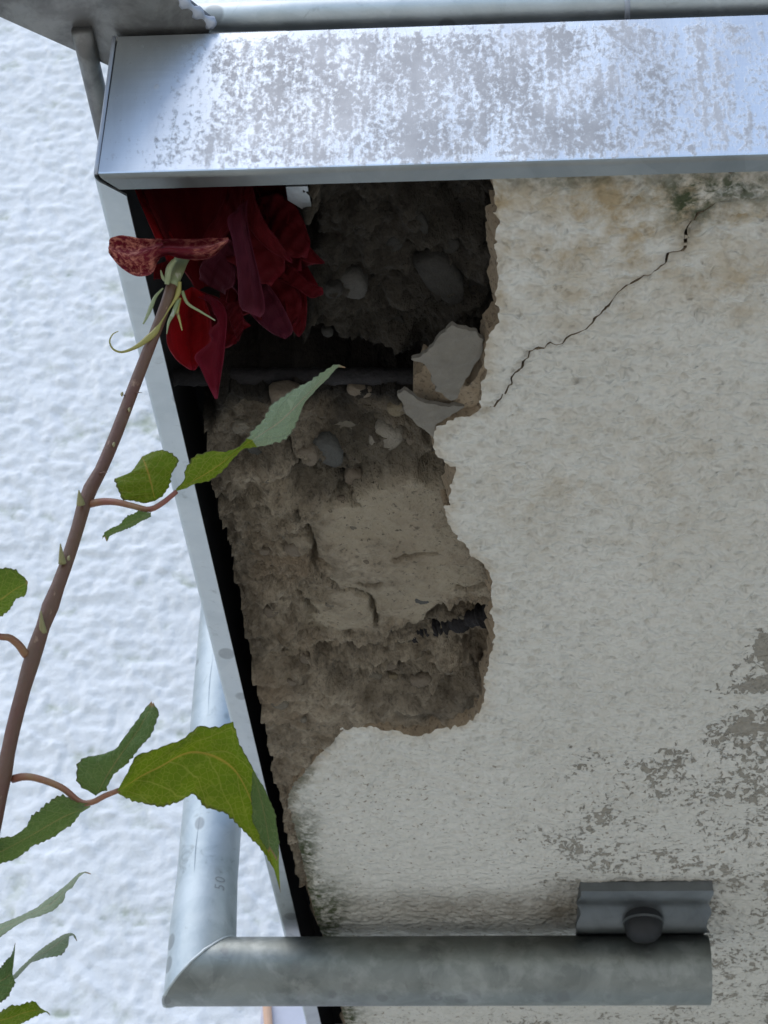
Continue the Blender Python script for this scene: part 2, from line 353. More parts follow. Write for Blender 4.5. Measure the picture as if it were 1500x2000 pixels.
MAT = dict(
    wall=m_wall(), plaster=m_plaster(), mortar=m_mortar(), concrete=m_concrete(), flake=m_flake(), rust_or_shade=m_rust(), fascia=m_fascia(),
    sheet=m_steel('sheet_metal_hem', (.42, .455, .455), (.53, .565, .565), .30, .42, True),
    hem=m_steel('shaded_hem', (.17, .185, .18), (.24, .255, .245), .34, .46, False),  # darker copy of the sheet; dim ground reflection put into its colour
    dull=m_steel('dull_steel_plate', (.12, .12, .115), (.19, .185, .175), .40, .52),
    saddle=m_steel('grimy_saddle', (.13, .14, .14), (.21, .225, .225), .36, .50, False),
    arm=m_steel('shaded_galvanised_pipe', (.15, .165, .155), (.28, .30, .28), .38, .58),  # darker copy of the pipe steel; shade under the slab is in the colour
    galv=m_steel('galvanised_pipe', (.38, .42, .42), (.56, .605, .61), .46, .62),
    bolt=m_plain('black_bolt', (.006, .007, .008), .6), bead=m_plain('weld_bead', (.42, .45, .50), .5, .4),
    ink=m_plain('grey_marking', (.30, .325, .33), .8), gap=m_plain('gap_shade_black', (.01, .01, .011), .95),  # gap black is a colour standing for shade inside the edging
    board=m_plain('pale_window_surround', (.72, .72, .80), .7), wood=m_plain('weathered_peach_batten', (.62, .40, .27), .8),
    leaf=m_leaf('leaf_green', (.115, .175, .022), (.055, .105, .015), (.26, .30, .07)),
    leaf2=m_leaf('leaf_olive', (.145, .20, .006), (.085, .135, .005), (.34, .33, .06), .42),
    leafp=m_leaf('leaf_pale_underside', (.24, .30, .19), (.17, .22, .13), (.34, .38, .26), .2),
    leafg=m_leaf('leaf_dull_green', (.10, .16, .05), (.06, .11, .03), (.22, .27, .11), .3),
    pr=m_petal('petal_crimson', (.11, .0008, .0015), (.20, .0015, .003), (.24, .01, .025)),
    pw=m_petal('petal_wine', (.045, .0006, .0018), (.085, .001, .003), (.15, .006, .015)),
    pd=m_petal('petal_dark_red', (.045, .0006, .0015), (.09, .001, .003), (.13, .004, .010)),
    pp=m_petal('petal_purple_red', (.035, .002, .006), (.060, .004, .011), (.13, .022, .04), .12),
    pm=m_petal('petal_magenta', (.075, .0018, .006), (.125, .003, .011), (.24, .03, .055)),
    pf=m_petal('petal_faded', (.11, .007, .013), (.15, .012, .022), (.24, .06, .06), .1, (.55, .22, .15)),
    stem=m_stem('stem_brown', (.10, .034, .022), (.105, .060, .028), (.26, .16, .10)),
    red=m_stem('petiole_red', (.20, .05, .035), (.22, .13, .05), (.30, .16, .1)),
    hip=m_stem('calyx_green', (.25, .27, .15), (.17, .20, .07), (.36, .36, .26)),
    sepal=m_stem('sepal_olive', (.22, .22, .05), (.30, .25, .06), (.16, .09, .03)),
    bud=m_stem('dry_bud_scale', (.25, .20, .10), (.19, .20, .07), (.4, .33, .2)),
)
STONES = [m_stone('stone_light', (.17, .15, .115), (.30, .27, .215)), m_stone('stone_blue', (.055, .055, .05), (.11, .108, .095)),
          m_stone('stone_brown', (.115, .092, .065), (.21, .172, .125)), m_stone('stone_grey', (.11, .096, .07), (.21, .185, .14)), m_stone('stone_ochre', (.14, .112, .07), (.23, .188, .12)),
          m_stone('stone_damp_shade', (.018, .016, .013), (.05, .046, .038)), m_stone('stone_damp_shade_pale', (.04, .037, .031), (.10, .093, .08))]  # last two are dark copies with recess shade in their colour

# ------------------------------------------------------------------ ground
gm = NM('paving'); gp = gm.pos()
gm.set(Base_Color=gm.mix(gm.noise(gp, 3, 6), (.50, .465, .40), (.62, .58, .50)), Roughness=.9)
g = obj('ground', [(-900, -900, GROUND), (900, -900, GROUND), (900, 900, GROUND), (-900, 900, GROUND)], [(0, 1, 2, 3)], gm.m)
g['kind'] = 'structure'

# ------------------------------------------------------------------ house wall behind (real roughcast relief)
WY = 1.15
xs = np.unique(np.round(np.r_[np.linspace(-9, -.72, 14), np.arange(-.72, .12, .0030), np.linspace(.12, 9, 14)], 5))
zs = np.unique(np.round(np.r_[np.linspace(GROUND, -.02, 10), np.arange(-.02, 1.62, .0032), np.linspace(1.62, 6.2, 9)], 5))
X, Z = np.meshgrid(xs, zs)
mask = sstep(-.75, -.70, X)*(1-sstep(.10, .13, X))*sstep(-.04, 0, Z)*(1-sstep(1.58, 1.62, Z))
rel = fbm(X/.014+.6*fbm(X/.03, Z/.03, 40, 2)+.5*Z/.014, Z/.011, 3, 4, .6); lump = np.maximum(0, fbm(X/.0085+.4*Z/.0085, Z/.0068, 9, 3, .5))
H = (.0018*rel+.0013*lump)*mask
nz, nx = X.shape
V = np.stack([X, WY-H, Z], -1).reshape(-1, 3)
idx = np.arange(nz*nx).reshape(nz, nx)
F = np.stack([idx[:-1, :-1], idx[:-1, 1:], idx[1:, 1:], idx[1:, :-1]], -1).reshape(-1, 4)
wall = obj('house_wall', V, F, MAT['wall'], attrs={'low': np.clip(.25-rel*.75, 0, 1).ravel()})
# give the wall a body: side and top faces behind the relief
wall['label'] = 'bright white roughcast house wall in the background on the left'; wall['category'] = 'wall'
bv, bf = box(-9, 9, WY+.01, WY+.40, GROUND, 6.2)
obj('wall_core', bv, bf, MAT['wall'], wall, False, attrs={'low': np.zeros(8)})
a = ONY(513, 1935, WY-.02); b = ONY(640, 1935, WY-.02)
bv, bf = box(a[0], b[0]+.05, WY-.022, WY+.005, GROUND+.9, a[2]); obj('window_surround', bv, bf, MAT['board'], wall, False)
a = ONY(520, 1950, WY-.03); b = ONY(537, 1950, WY-.03)
bv, bf = tube(smooth_path([(a[0], WY-.026, a[2]), (a[0]*.5+b[0]*.5, WY-.027, a[2]-.03), (b[0], WY-.026, a[2]-.06), (b[0], WY-.026, GROUND+1)], 20), (b[0]-a[0])/2, 8)
obj('batten', bv, bf, MAT['wood'], wall)

# ------------------------------------------------------------------ balcony slab
slab = thing('balcony_slab', 'underside of concrete balcony slab with flaking white plaster and broken corner', 'balcony', (0.2, .4, .004))
ZP = .004                                         # level of the plaster face
hole = [(960, 335), (964, 380), (971, 420), (968, 470), (973, 520), (970, 580), (975, 620), (962, 650), (945, 680), (949, 720), (938, 760), (936, 800),
        (900, 818), (855, 835), (842, 850), (850, 880), (868, 905), (889, 912), (880, 940), (878, 970), (889, 994), (866, 985), (872, 1010), (890, 1045),
        (920, 1085), (950, 1110), (963, 1140), (955, 1170), (962, 1210), (967, 1245), (955, 1290), (946, 1340), (940, 1392), (915, 1408), (870, 1430),
        (805, 1443), (760, 1430), (720, 1422), (670, 1430), (650, 1452), (620, 1480), (585, 1518), (565, 1540), (561, 1572), (576, 1620), (590, 1680),
        (603, 1740), (618, 1790)]
hw = XY(hole, ZP)
plas_poly = np.vstack([hw, [[.0275, .80], [.029, 1.149], [.62, 1.149], [.62, .0105], [hw[0][0], .0105]]])
crack_px = [(925, 808), (955, 795), (978, 776), (988, 755), (998, 745), (1003, 730), (1020, 708), (1035, 682), (1058, 668), (1095, 660), (1120, 647), (1145, 636),
            (1165, 615), (1190, 585), (1200, 575), (1215, 558), (1240, 545), (1275, 530), (1280, 525), (1297, 515), (1306, 498), (1336, 490), (1340, 465), (1345, 440), (1362, 420), (1385, 408), (1420, 396), (1460, 386), (1500, 376)]
crack = smooth_path(XY(crack_px, ZP), 180)

def clip(poly, vals):
    """keep the part of a polygon (list of points) where the linear value is positive; returns points, and cut segment"""
    out = []; cut = []
    n = len(poly)
    for i in range(n):
        a, va = poly[i], vals[i]; b, vb = poly[(i+1) % n], vals[(i+1) % n]
        if va > 0: out.append(a)
        if (va > 0) != (vb > 0):
            t = va/(va-vb); q = tuple(a[k]+(b[k]-a[k])*t for k in range(len(a))); out.append(q); cut.append(q)
    return out, cut

def cut_sheet(name, xs, ys, phi_fn, z_fn, thick, slope, mats, parent, attrs_fn=None, split=None, grad_fn=None):
    X, Y = np.meshgrid(xs, ys); x = X.ravel(); y = Y.ravel()
    phi = phi_fn(x, y); z = z_fn(x, y, phi)
    if split is not None: sd, sw = split(x, y)
    else: sd = np.full(x.shape, 1.0); sw = np.full(x.shape, -1.0)
    ny, nx = X.shape; idx = np.arange(ny*nx).reshape(ny, nx)
    C = np.stack([idx[:-1, :-1], idx[:-1, 1:], idx[1:, 1:], idx[1:, :-1]], -1).reshape(-1, 4)
    pc = phi[C]; near = (sw[C].max(1) > 0) & (np.abs(sd[C]).min(1) < .004)
    full = (pc.min(1) > 0) & ~near; part = (pc.max(1) > 0) & ~full
    used = np.unique(C[full]); remap = -np.ones(x.shape, int); remap[used] = np.arange(len(used))
    V = [(x[i], y[i], z[i]) for i in used]; F = [tuple(remap[q])[::-1] for q in C[full]]; MI = [0]*len(F)
    key = {(round(x[i], 7), round(y[i], 7)): remap[i] for i in used}
    gp_ = phi if grad_fn is None else grad_fn(x, y)
    gx = np.gradient(gp_.reshape(ny, nx), axis=1).ravel()/np.gradient(X, axis=1).ravel(); gy = np.gradient(gp_.reshape(ny, nx), axis=0).ravel()/np.gradient(Y, axis=0).ravel()
    AV = attrs_fn(x, y, phi) if attrs_fn else {}
    names = list(AV); AD = [[AV[k][i] for k in names] for i in used]
    def vid(q):
        k = (round(q[0], 7), round(q[1], 7))
        if k not in key: key[k] = len(V); V.append(q[:3]); AD.append(list(q[8:]))
        return key[k]
    wk = {}
    def wid(q, s):
        k = (round(q[0], 7), round(q[1], 7), s)
        if k not in wk:
            g = math.hypot(q[5], q[6])+1e-9; o = slope*(1+.8*float(fbm(np.array([q[0]/.012]), np.array([q[1]/.012]), 19, 2)[0])) if s == 0 else 0
            wk[k] = len(V); V.append((q[0]-q[5]/g*o, q[1]-q[6]/g*o, q[2]+thick*(1+.1*math.sin(q[0]*900)))); AD.append([0]*len(names))
        return wk[k]
    def base_id(q, s):
        k = (round(q[0], 7), round(q[1], 7), 'b')
        if k not in wk: wk[k] = len(V); V.append(q[:3]); AD.append([0]*len(names))
        return wk[k]
    def emit(poly, cut, s):
        if len(poly) < 3: return
        ids = []
        for q in poly:
            i = vid(q)
            if not ids or ids[-1] != i: ids.append(i)
        if ids[0] == ids[-1]: ids.pop()
        if len(set(ids)) < 3: return
        F.append(tuple(ids[::-1])); MI.append(0)
        if len(cut) == 2:
            a, b = cut
            gxx, gyy = a[5]+b[5], a[6]+b[6]
            if s == 0 and ((b[1]-a[1])*-gxx+(a[0]-b[0])*-gyy) < 0: a, b = b, a
            f = (base_id(a, s), base_id(b, s), wid(b, s), wid(a, s))
            if len(set(f)) == 4: F.append(f); MI.append(1)
    for ci in np.nonzero(part)[0]:
        q = [(x[i], y[i], z[i], phi[i], sd[i], gx[i], gy[i], sw[i], *[AV[k][i] for k in names]) for i in C[ci]]
        cut = []
        if pc[ci].min() <= 0: q, cut = clip(q, [v[3] for v in q])
        if len(q) < 3: continue
        if near[ci]:
            a, ca = clip(q, [v[4]-max(v[7], 0) for v in q]); b, cb = clip(q, [-v[4]-max(v[7], 0) for v in q])
            if len(ca) == 2 or len(cb) == 2: emit(a, ca, 1); emit(b, cb, 2); continue
        emit(q, cut, 0)
    AD = np.array(AD) if names else None
    return obj(name, V, F, mats, parent, True, MI, {k: AD[:, j] for j, k in enumerate(names)} if names else None)

def pxy(x, y, z):                                 # where a level point shows in the photograph, used to place stains
    q = np.stack([x-CAM[0], y-CAM[1], np.full_like(x, z-CAM[2])]); c = MW.T @ q
    return 750+FPX*c[0]/c[2], 1000-FPX*c[1]/c[2]
def blob(px, py, cx, cy, rx, ry, p=2.0): return np.exp(-(((px-cx)/rx)**2+((py-cy)/ry)**2)**(p/2))

def plas_phi(x, y): 
    return sdf(plas_poly, x, y)+.0011*fbm(x/.0055, y/.0055, 5, 3)*(y < .6)+.0006*vnoise(x/.0022, y/.0022, 8)
def plas_z(x, y, phi):
    px, py = pxy(x, y, ZP)
    rough = 1-.55*sstep(1430, 1750, py)
    r = fbm(x/.0056+.5*fbm(x/.012, y/.012, 71, 2), y/.0050, 11, 3, .6)
    soft = np.maximum(r, -.25)
    edge = sstep(0, .006, phi)
    near_pipe = blob(px, py, 800, 1790, 900, 36)
    pit = np.maximum(0, vnoise(x/.0042, y/.0036, 81)-.45)*.0045
    return ZP-.0017*soft*rough+.8*pit*rough-.0018*fbm(x/.05, y/.06, 21, 3)+.0012*(1-edge)-.003*near_pipe
def plas_attr(x, y, phi):
    px, py = pxy(x, y, ZP); n = fbm(x/.02, y/.02, 33, 4)
    peel = -.30+.36*blob(px, py, 1420, 1640, 300, 200)+.30*blob(px, py, 1500, 1600, 170, 260)+.30*blob(px, py, 1500, 1260, 60, 60)+.38*blob(px, py, 1480, 1345, 75, 40)+.34*blob(px, py, 1455, 1425, 32, 28)+.28*blob(px, py, 1150, 1680, 110, 120)
    peel += .27*blob(px, py, 1420, 1900, 150, 150)+.24*blob(px, py, 1000, 2000, 420, 45)+.2*blob(px, py, 1155, 1480, 60, 30)+.07*n*(px > 1000)
    big_ = np.maximum(blob(px, py, 1490, 1350, 55, 26, 4), np.maximum(blob(px, py, 1456, 1424, 28, 17, 4), blob(px, py, 1500, 1260, 26, 40, 4)))
    peel = np.minimum(peel, -.05+.06*n)+.22*big_*(n+.6)
    och_shade = .34*np.exp(-((py-330)/190)**2)+.75*blob(px, py, 1240, 440, 120, 100)+.7*blob(px, py, 1440, 560, 130, 60)+.6*blob(px, py, 1060, 480, 70, 40)+.6*blob(px, py, 1440, 430, 110, 40)+.42*blob(px, py, 1130, 590, 100, 60)+.35*blob(px, py, 1050, 990, 80, 60)+.22*blob(px, py, 1250, 900, 350, 200)  # first term paints the shade band under the lip, the blobs are stains
    och_shade += .5*blob(px, py, 1150, 380, 280, 40)+.5*(1-sstep(0, .010, phi))*(px < 1000)
    moss = 1.0*blob(px, py, 1410, 362, 150, 44)+.9*blob(px, py, 1345, 410, 42, 40)+1.1*blob(px, py, 640, 1790, 48, 75)+.7*blob(px, py, 605, 1640, 22, 90)+.9*blob(px, py, 672, 1990, 45, 45)+.55*blob(px, py, 1090, 352, 130, 20)+.6*(py > 1500)*(px < 760)*(1-sstep(.0, .012, phi))
    dirt = .8*blob(px, py, 950, 1768, 330, 30)+.55*blob(px, py, 1120, 1770, 70, 60)+.8*blob(px, py, 1270, 1728, 150, 14)+.7*(1-sstep(0, .006, phi))*(py > 1450)*(px < 800)+.35*blob(px, py, 1180, 345, 330, 24)
    ccd, _ = line_d(crack, x, y); dirt += .35*np.exp(-(ccd/.0022)**2)+.45*np.exp(-(ccd/.004)**2)*blob(px, py, 1350, 430, 50, 60)
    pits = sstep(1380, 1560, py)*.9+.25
    return dict(peel=peel, ochre_and_shade=np.clip(och_shade+.12*n*(och_shade > .05), 0, 1), moss=np.clip(moss, 0, 1), dirt=np.clip(dirt, 0, 1), pits=pits)
def crack_split(x, y):
    d, t = line_d(crack, x, y)
    d = d+.0007*vnoise(x/.003, y/.003, 55)
    wv = (.00050-.0002*sstep(.83, .95, t))*(.8+.4*vnoise(t*40, t*0+3, 2))
    wv = wv*(1+.6*sstep(.70, .76, t)*(1-sstep(.78, .82, t)))
    wv = np.where((t > .045) & (t < .975), wv, -1)
    return d, wv
GS = .00135
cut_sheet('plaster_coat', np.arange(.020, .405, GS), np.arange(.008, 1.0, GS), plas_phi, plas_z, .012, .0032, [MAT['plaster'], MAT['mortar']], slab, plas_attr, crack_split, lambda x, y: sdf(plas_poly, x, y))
# the plain rest of the plaster, out of view to the right and towards the house
XR = np.arange(.020, .405, GS)[-1]; YR = np.arange(.008, 1.0, GS)[-1]
bv, bf = box(XR+.0005, 2.4, .0105, WY, ZP, ZP+.012)
obj('plaster_coat', bv, bf, MAT['plaster'], slab, False, attrs={k: np.zeros(8) for k in ('ochre_and_shade', 'moss', 'dirt', 'pits')} | {'peel': np.full(8, -.3)})
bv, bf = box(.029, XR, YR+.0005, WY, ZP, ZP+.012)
obj('plaster_coat', bv, bf, MAT['plaster'], slab, False, attrs={k: np.zeros(8) for k in ('ochre_and_shade', 'moss', 'dirt', 'pits')} | {'peel': np.full(8, -.3)})

# concrete core: broken, uneven face
void = XY([(200, 200), (604, 200), (607, 430), (600, 540), (598, 645), (650, 668), (700, 684), (755, 703), (815, 722), (850, 752), (700, 757), (430, 757), (405, 800), (180, 800)], .026)
deep = XY([(590, 200), (985, 200), (985, 660), (930, 720), (850, 730), (780, 715), (600, 650)], .030)
midp = XY([(380, 750), (830, 755), (860, 850), (890, 910), (800, 905), (720, 915), (640, 955), (590, 960), (560, 890), (430, 900), (380, 860)], .024)
tanp = XY([(590, 960), (640, 940), (740, 915), (880, 905), (930, 985), (960, 1110), (980, 1180), (900, 1165), (850, 1195), (800, 1210), (740, 1235), (680, 1225), (640, 1180), (600, 1100)], .013)
groove = XY([(612, 1262), (660, 1266), (720, 1258), (765, 1232), (830, 1215), (860, 1200), (900, 1185), (945, 1190), (985, 1185)], .020)
below = XY([(620, 1262), (760, 1240), (860, 1205), (980, 1195), (965, 1290), (950, 1370), (800, 1375), (700, 1340), (640, 1310)], .021)
flush = XY([(480, 1330), (600, 1350), (760, 1385), (880, 1385), (960, 1360), (960, 1460), (700, 1470), (640, 1560), (620, 1850), (520, 1850)], .008)
crk = [XY(c, .014) for c in ([(700, 1155), (725, 1168), (735, 1195), (732, 1218)], [(640, 1130), (672, 1150), (700, 1152), (722, 1160)], [(700, 1135), (738, 1132)], [(612, 905), (640, 960), (662, 960), (690, 975)], [(585, 1000), (610, 1060), (612, 1110), (640, 1125)], [(900, 1148), (945, 1144)], [(770, 1090), (800, 1085), (850, 1082)], [(430, 990), (470, 1010), (520, 1000), (560, 1020)], [(480, 1130), (530, 1140), (580, 1160), (610, 1200)], [(520, 1290), (570, 1280), (640, 1300)], [(640, 985), (670, 978), (700, 990)], [(680, 1330), (740, 1345), (830, 1340)], [(560, 900), (600, 925), (612, 960)])]
hole_w = np.vstack([hw, [[.0, .80], [.0, .0105]]])
def conc(x, y):
    n1 = fbm(x/.030, y/.034, 61, 5, .55); n2 = fbm(x/.009, y/.010, 62, 4, .6); n3 = 1-np.abs(fbm(x/.016+.3*n1, y/.011, 63, 4, .55))
    e = .0030*n2+.003*n1
    sv, sdp, sm, st, sb = (sdf(q, x, y)+e for q in (void, deep, midp, tanp, below))
    t_tan = sstep(-.009, .006, st+.006*n1+.003*n2); t_deep = sstep(-.003, .003, sdp); t_mid = sstep(-.005, .004, sm); t_bel = sstep(-.003, .004, sb)
    n5 = fbm(x/.030+.4*n1, y/.014, 68, 4, .5)*2.2; fr = n5-np.floor(n5); terr = (np.floor(n5)+sstep(.80, 1.0, fr))/2.2; n4 = fbm(x/.0035, y/.0035, 66, 3, .6); stt = np.abs(fbm(x/.05, y/.007+.6*n1, 67, 4, .6)); z = .0178+.0032*n1+.0034*n2-.0048*(n3-.5)+.0009*n4-.003*stt-.0042*terr
    z = z*(1-t_tan)+(.0135+.0014*n1+.0010*n2+.0004*n4)*t_tan
    z = z*(1-t_mid)+(.0245+.004*n1+.0028*n2-.003*(n3-.5)-.004*terr+.0008*n4)*t_mid
    z = z*(1-t_bel)+(.0245+.0040*n1+.0048*n2-.0055*(n3-.4)-.005*stt-.005*terr+.0009*n4)*t_bel
    z = z*(1-t_deep)+(.0285+.006*n1+.004*n2-.004*(n3-.5)-.005*terr+.0009*n4)*t_deep
    gd, gt = line_d(groove, x, y); gd = np.abs(gd+.0015*n2); gw = .0050+.0085*sstep(.55, .72, gt)
    gm_ = (1-sstep(gw*.6, gw*1.25, gd))*sstep(0, .04, gt); z = z+.026*gm_
    for c in crk:
        cd, ct = line_d(c, x, y); z = z+.011*(1-sstep(.0006, .0019, np.abs(cd+.0011*n2)))
    fl = sstep(-.012, .006, sdf(flush, x, y)+.004*n1); z = z*(1-fl)+(.0080+.0022*n1+.0024*n2-.002*(n3-.5)+.0008*n4-.0012*terr)*fl
    z = np.maximum(z, .0050+.0010*n2+.010*(1-sstep(-.004, .000, sdf(hole_w, x, y))))
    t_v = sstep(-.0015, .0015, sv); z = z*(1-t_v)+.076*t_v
    damp_and_shade = np.clip(np.maximum.reduce([sstep(-.022, -.002, sv), t_deep*.93, t_mid*(.55+.25*n1), t_v, .35*sstep(.02, .0, x-.018)*(y < .4), .30*t_bel*(n1+.6)]), 0, 1)  # damp tone mixed with painted shade, full in the void
    return z, dict(tan=np.clip(sstep(-.02, .02, st+.012*n1+.006*n2)*(.75+.4*n1+.2*n2), 0, 1), damp_and_shade=damp_and_shade, rust_or_shade=np.clip(np.maximum(gm_*.95, t_v), 0, 1))  # void blackened as shade; groove gets painted shade along with rust
cx = np.arange(.0160, .215, .00105); cy = np.arange(.0115, .70, .00105)
X, Y = np.meshgrid(cx, cy); zc, at = conc(X.ravel(), Y.ravel())
Xe = X+.0016*fbm(Y/.016, Y*0+3, 77, 2)*np.exp(-(X-.0160)/.004)
ny, nx = X.shape; V = [*np.stack([Xe.ravel(), Y.ravel(), zc], 1)]; idx = np.arange(ny*nx).reshape(ny, nx)
F = [tuple(q) for q in np.stack([idx[:-1, :-1], idx[1:, :-1], idx[1:, 1:], idx[:-1, 1:]], -1).reshape(-1, 4)]
for line in (idx[:, 0], idx[0, :][::-1], idx[:, -1][::-1], idx[-1, :]):       # side faces up to the deck
    off = len(V); V += [np.array([V[i][0], V[i][1], .080]) for i in line]
    F += [(line[k], line[k+1], off+k+1, off+k) for k in range(len(line)-1)]
ext = len(V)-ny*nx
core = obj('concrete_core', V, F, MAT['concrete'], slab, True, attrs={k: np.r_[v, np.full(ext, .6 if k == 'damp_and_shade' else 0)] for k, v in at.items()})
bv, bf = box(.2155, 2.4, .0165, WY, .0165, .0795); obj('concrete_core', bv, bf, MAT['gap'], slab, False)
bv, bf = box(.030, .215, .7005, WY, .0165, .0795); obj('concrete_core', bv, bf, MAT['gap'], slab, False)
bv, bf = box(.0001, 2.4, .0014, WY, .0801, .0835); obj('deck_membrane', bv, bf, MAT['gap'], slab, False)

# pebbles of the aggregate
def pebble(cx, cy, rx, ry, mi, proud=.14, ang=None):
    if cy < 700: mi = 6 if mi == 0 else 5  # stones in the deep recess take the shade-darkened copies
    z0 = .024
    for _ in range(4):
        c = ON(cx, cy, z0); z0 = float(conc(np.array([c[0]]), np.array([c[1]]))[0][0])
        if z0 > .05: z0 = .03
    if c[0] < .0185+rx*.0003: c[0] = .0185+rx*.00035
    dep = np.linalg.norm(c-CAM); s = dep/FPX; ax = rx*s; ay = ry*s*1.75
    bm = bmesh.new(); bmesh.ops.create_icosphere(bm, subdivisions=3, radius=1.0)
    sd = rnd.uniform(0, 50); az = min(ax, ay)*.75
    an = rnd.uniform(-.5, .5) if ang is None else ang; ca, sa = math.cos(an), math.sin(an)
    for v in bm.verts:
        n = v.co.copy(); k = 1+.10*math.sin(n.x*2.3+sd)*math.cos(n.y*2.1-sd)+.06*math.sin(n.z*3.1+n.x*2+sd*2)+.05*math.sin(n.y*7+sd)*math.sin(n.x*6)
        q = n*k; q = Vector((max(-.78, min(.82, q.x))*ax, max(-.8, min(.78, q.y))*ay, max(-.72, q.z)*az))
        if q.x/ax+q.y/ay > 1.0: kk = 1.0/(q.x/ax+q.y/ay); q.x *= kk; q.y *= kk
        if q.x/ax-.7*q.y/ay < -.95: kk = -.95/(q.x/ax-.7*q.y/ay); q.x *= kk; q.y *= kk
        v.co = Vector((q.x*ca-q.y*sa, q.x*sa+q.y*ca, q.z))
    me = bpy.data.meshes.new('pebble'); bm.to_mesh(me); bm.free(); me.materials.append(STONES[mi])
    me.polygons.foreach_set('use_smooth', np.ones(len(me.polygons), bool))
    o = bpy.data.objects.new('pebble', me); link(o, slab); o.matrix_parent_inverse = slab.matrix_world.inverted()
    o.location = (c[0], c[1], z0+az*(1-2*proud)*.8); return o
for args in [(688, 537, 38, 26, 0), (865, 545, 46, 50, 1, .22), (938, 568, 26, 34, 2), (650, 578, 22, 13, 3), (737, 556, 16, 16, 1), (776, 632, 11, 28, 3), (722, 668, 18, 14, 4), (825, 440, 12, 20, 3),
             (752, 845, 38, 28, 0), (668, 818, 44, 26, 3, .2), (640, 905, 36, 30, 1), (604, 886, 22, 18, 2), (500, 880, 16, 22, 1), (440, 978, 20, 14, 3), (808, 862, 18, 12, 2), (560, 785, 40, 22, 2, .2), (775, 800, 22, 12, 4, .2),
             (576, 1064, 24, 15, 2), (500, 1078, 16, 8, 3), (782, 1254, 24, 16, 3), (738, 1268, 30, 16, 1), (729, 1310, 20, 15, 3), (818, 1174, 28, 8, 1), (895, 1290, 36, 13, 2), (822, 1328, 26, 11, 2), (655, 1242, 24, 9, 3), (905, 1205, 20, 8, 3),
             (760, 1300, 20, 9, 2), (850, 1265, 18, 8, 3), (690, 1290, 24, 8, 3), (880, 1335, 22, 8, 0), (640, 1345, 22, 9, 3), (545, 1380, 22, 12, 3), (600, 1290, 20, 9, 2), (530, 1180, 18, 10, 2), (470, 1060, 16, 10, 3),
             (690, 930, 22, 14, 2), (850, 930, 20, 9, 4), (720, 410, 18, 18, 3), (900, 400, 24, 22, 1), (650, 440, 24, 20, 1), (770, 480, 20, 16, 3), (830, 660, 22, 12, 3), (880, 480, 18, 14, 3), (640, 640, 14, 8, 4), (470, 830, 22, 14, 3), (700, 770, 30, 10, 2)]:
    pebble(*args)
for k in range(12):
    y_ = rnd.uniform(930, 1430); x_ = rnd.uniform(390+.27*(y_-780)+25, 600+rnd.random()**2*300)
    pebble(x_, y_, rnd.uniform(6, 15), rnd.uniform(4, 9), rnd.choice([0, 2, 2, 3, 3, 3, 4, 1]), rnd.uniform(.08, .22))

# reinforcement bar with ribs, and the corroded bar in the lower groove
def rebar(p0, p1, r, n=70, rib=.07, crust=.10):
    p = lin_path([p0, p1], n); p = p+np.stack([0*p[:, 0], .0002*np.sin(np.arange(n)*.21), .0002*np.cos(np.arange(n)*.17)], 1)
    rr = [r*(1+rib*(k % 5 == 0)+crust*vnoise(np.array([k*.83]), np.array([1.0]), 4)[0]) for k in range(n)]
    return tube(p, rr, 14)
ZB = .034
bv, bf = rebar(ON(340, 737, ZB), ON(880, 734, ZB), .0042); obj('reinforcing_bar', bv, bf, MAT['rust_or_shade'], slab)
bv, bf = rebar(ON(780, 1246, .0300), ON(1000, 1186, .0245), .0058, 90, 0, .34); obj('reinforcing_bar', bv, bf, MAT['rust_or_shade'], slab)

# loose shards of cement hanging beside the hole
def shard(name, poly_px, z0, zfun, thick, mats, res=.0012):
    pw = XY(poly_px, z0); lo = pw.min(0)-.004; hi = pw.max(0)+.004
    ph = lambda x, y: sdf(pw, x, y)+.0009*fbm(x/.004, y/.004, 15, 3)
    return cut_sheet(name, np.arange(lo[0], hi[0], res), np.arange(lo[1], hi[1], res), ph, lambda x, y, p: zfun((x-lo[0])/(hi[0]-lo[0]), (y-lo[1])/(hi[1]-lo[1]))+.0007*fbm(x/.006, y/.006, 91, 4), thick, .0, mats, slab)
shard('mortar_lump', [(805, 745), (830, 722), (880, 730), (915, 745), (940, 700), (955, 640), (972, 640), (965, 760), (950, 815), (900, 822), (860, 830), (835, 800), (812, 780)], .010, lambda u, v: .0120-.004*u+.003*np.sin(v*5+u*3), .012, [MAT['mortar'], MAT['mortar']])
shard('loose_flake', [(806, 688), (838, 670), (860, 640), (883, 625), (925, 650), (942, 672), (943, 698), (915, 728), (898, 752), (884, 774), (866, 760), (850, 742), (842, 715), (830, 698)], .004, lambda u, v: .0010+.010*u*u-.004*np.sin(u*2.6)+.005*(v-.5)**2, .0022, [MAT['flake'], MAT['flake']])
shard('loose_flake', [(777, 768), (790, 755), (806, 765), (835, 782), (880, 795), (912, 800), (880, 812), (852, 818), (848, 848), (832, 838), (808, 815), (788, 797)], .003, lambda u, v: .0035+.006*u*u-.004*np.sin(u*3), .0022, [MAT['flake'], MAT['flake']])

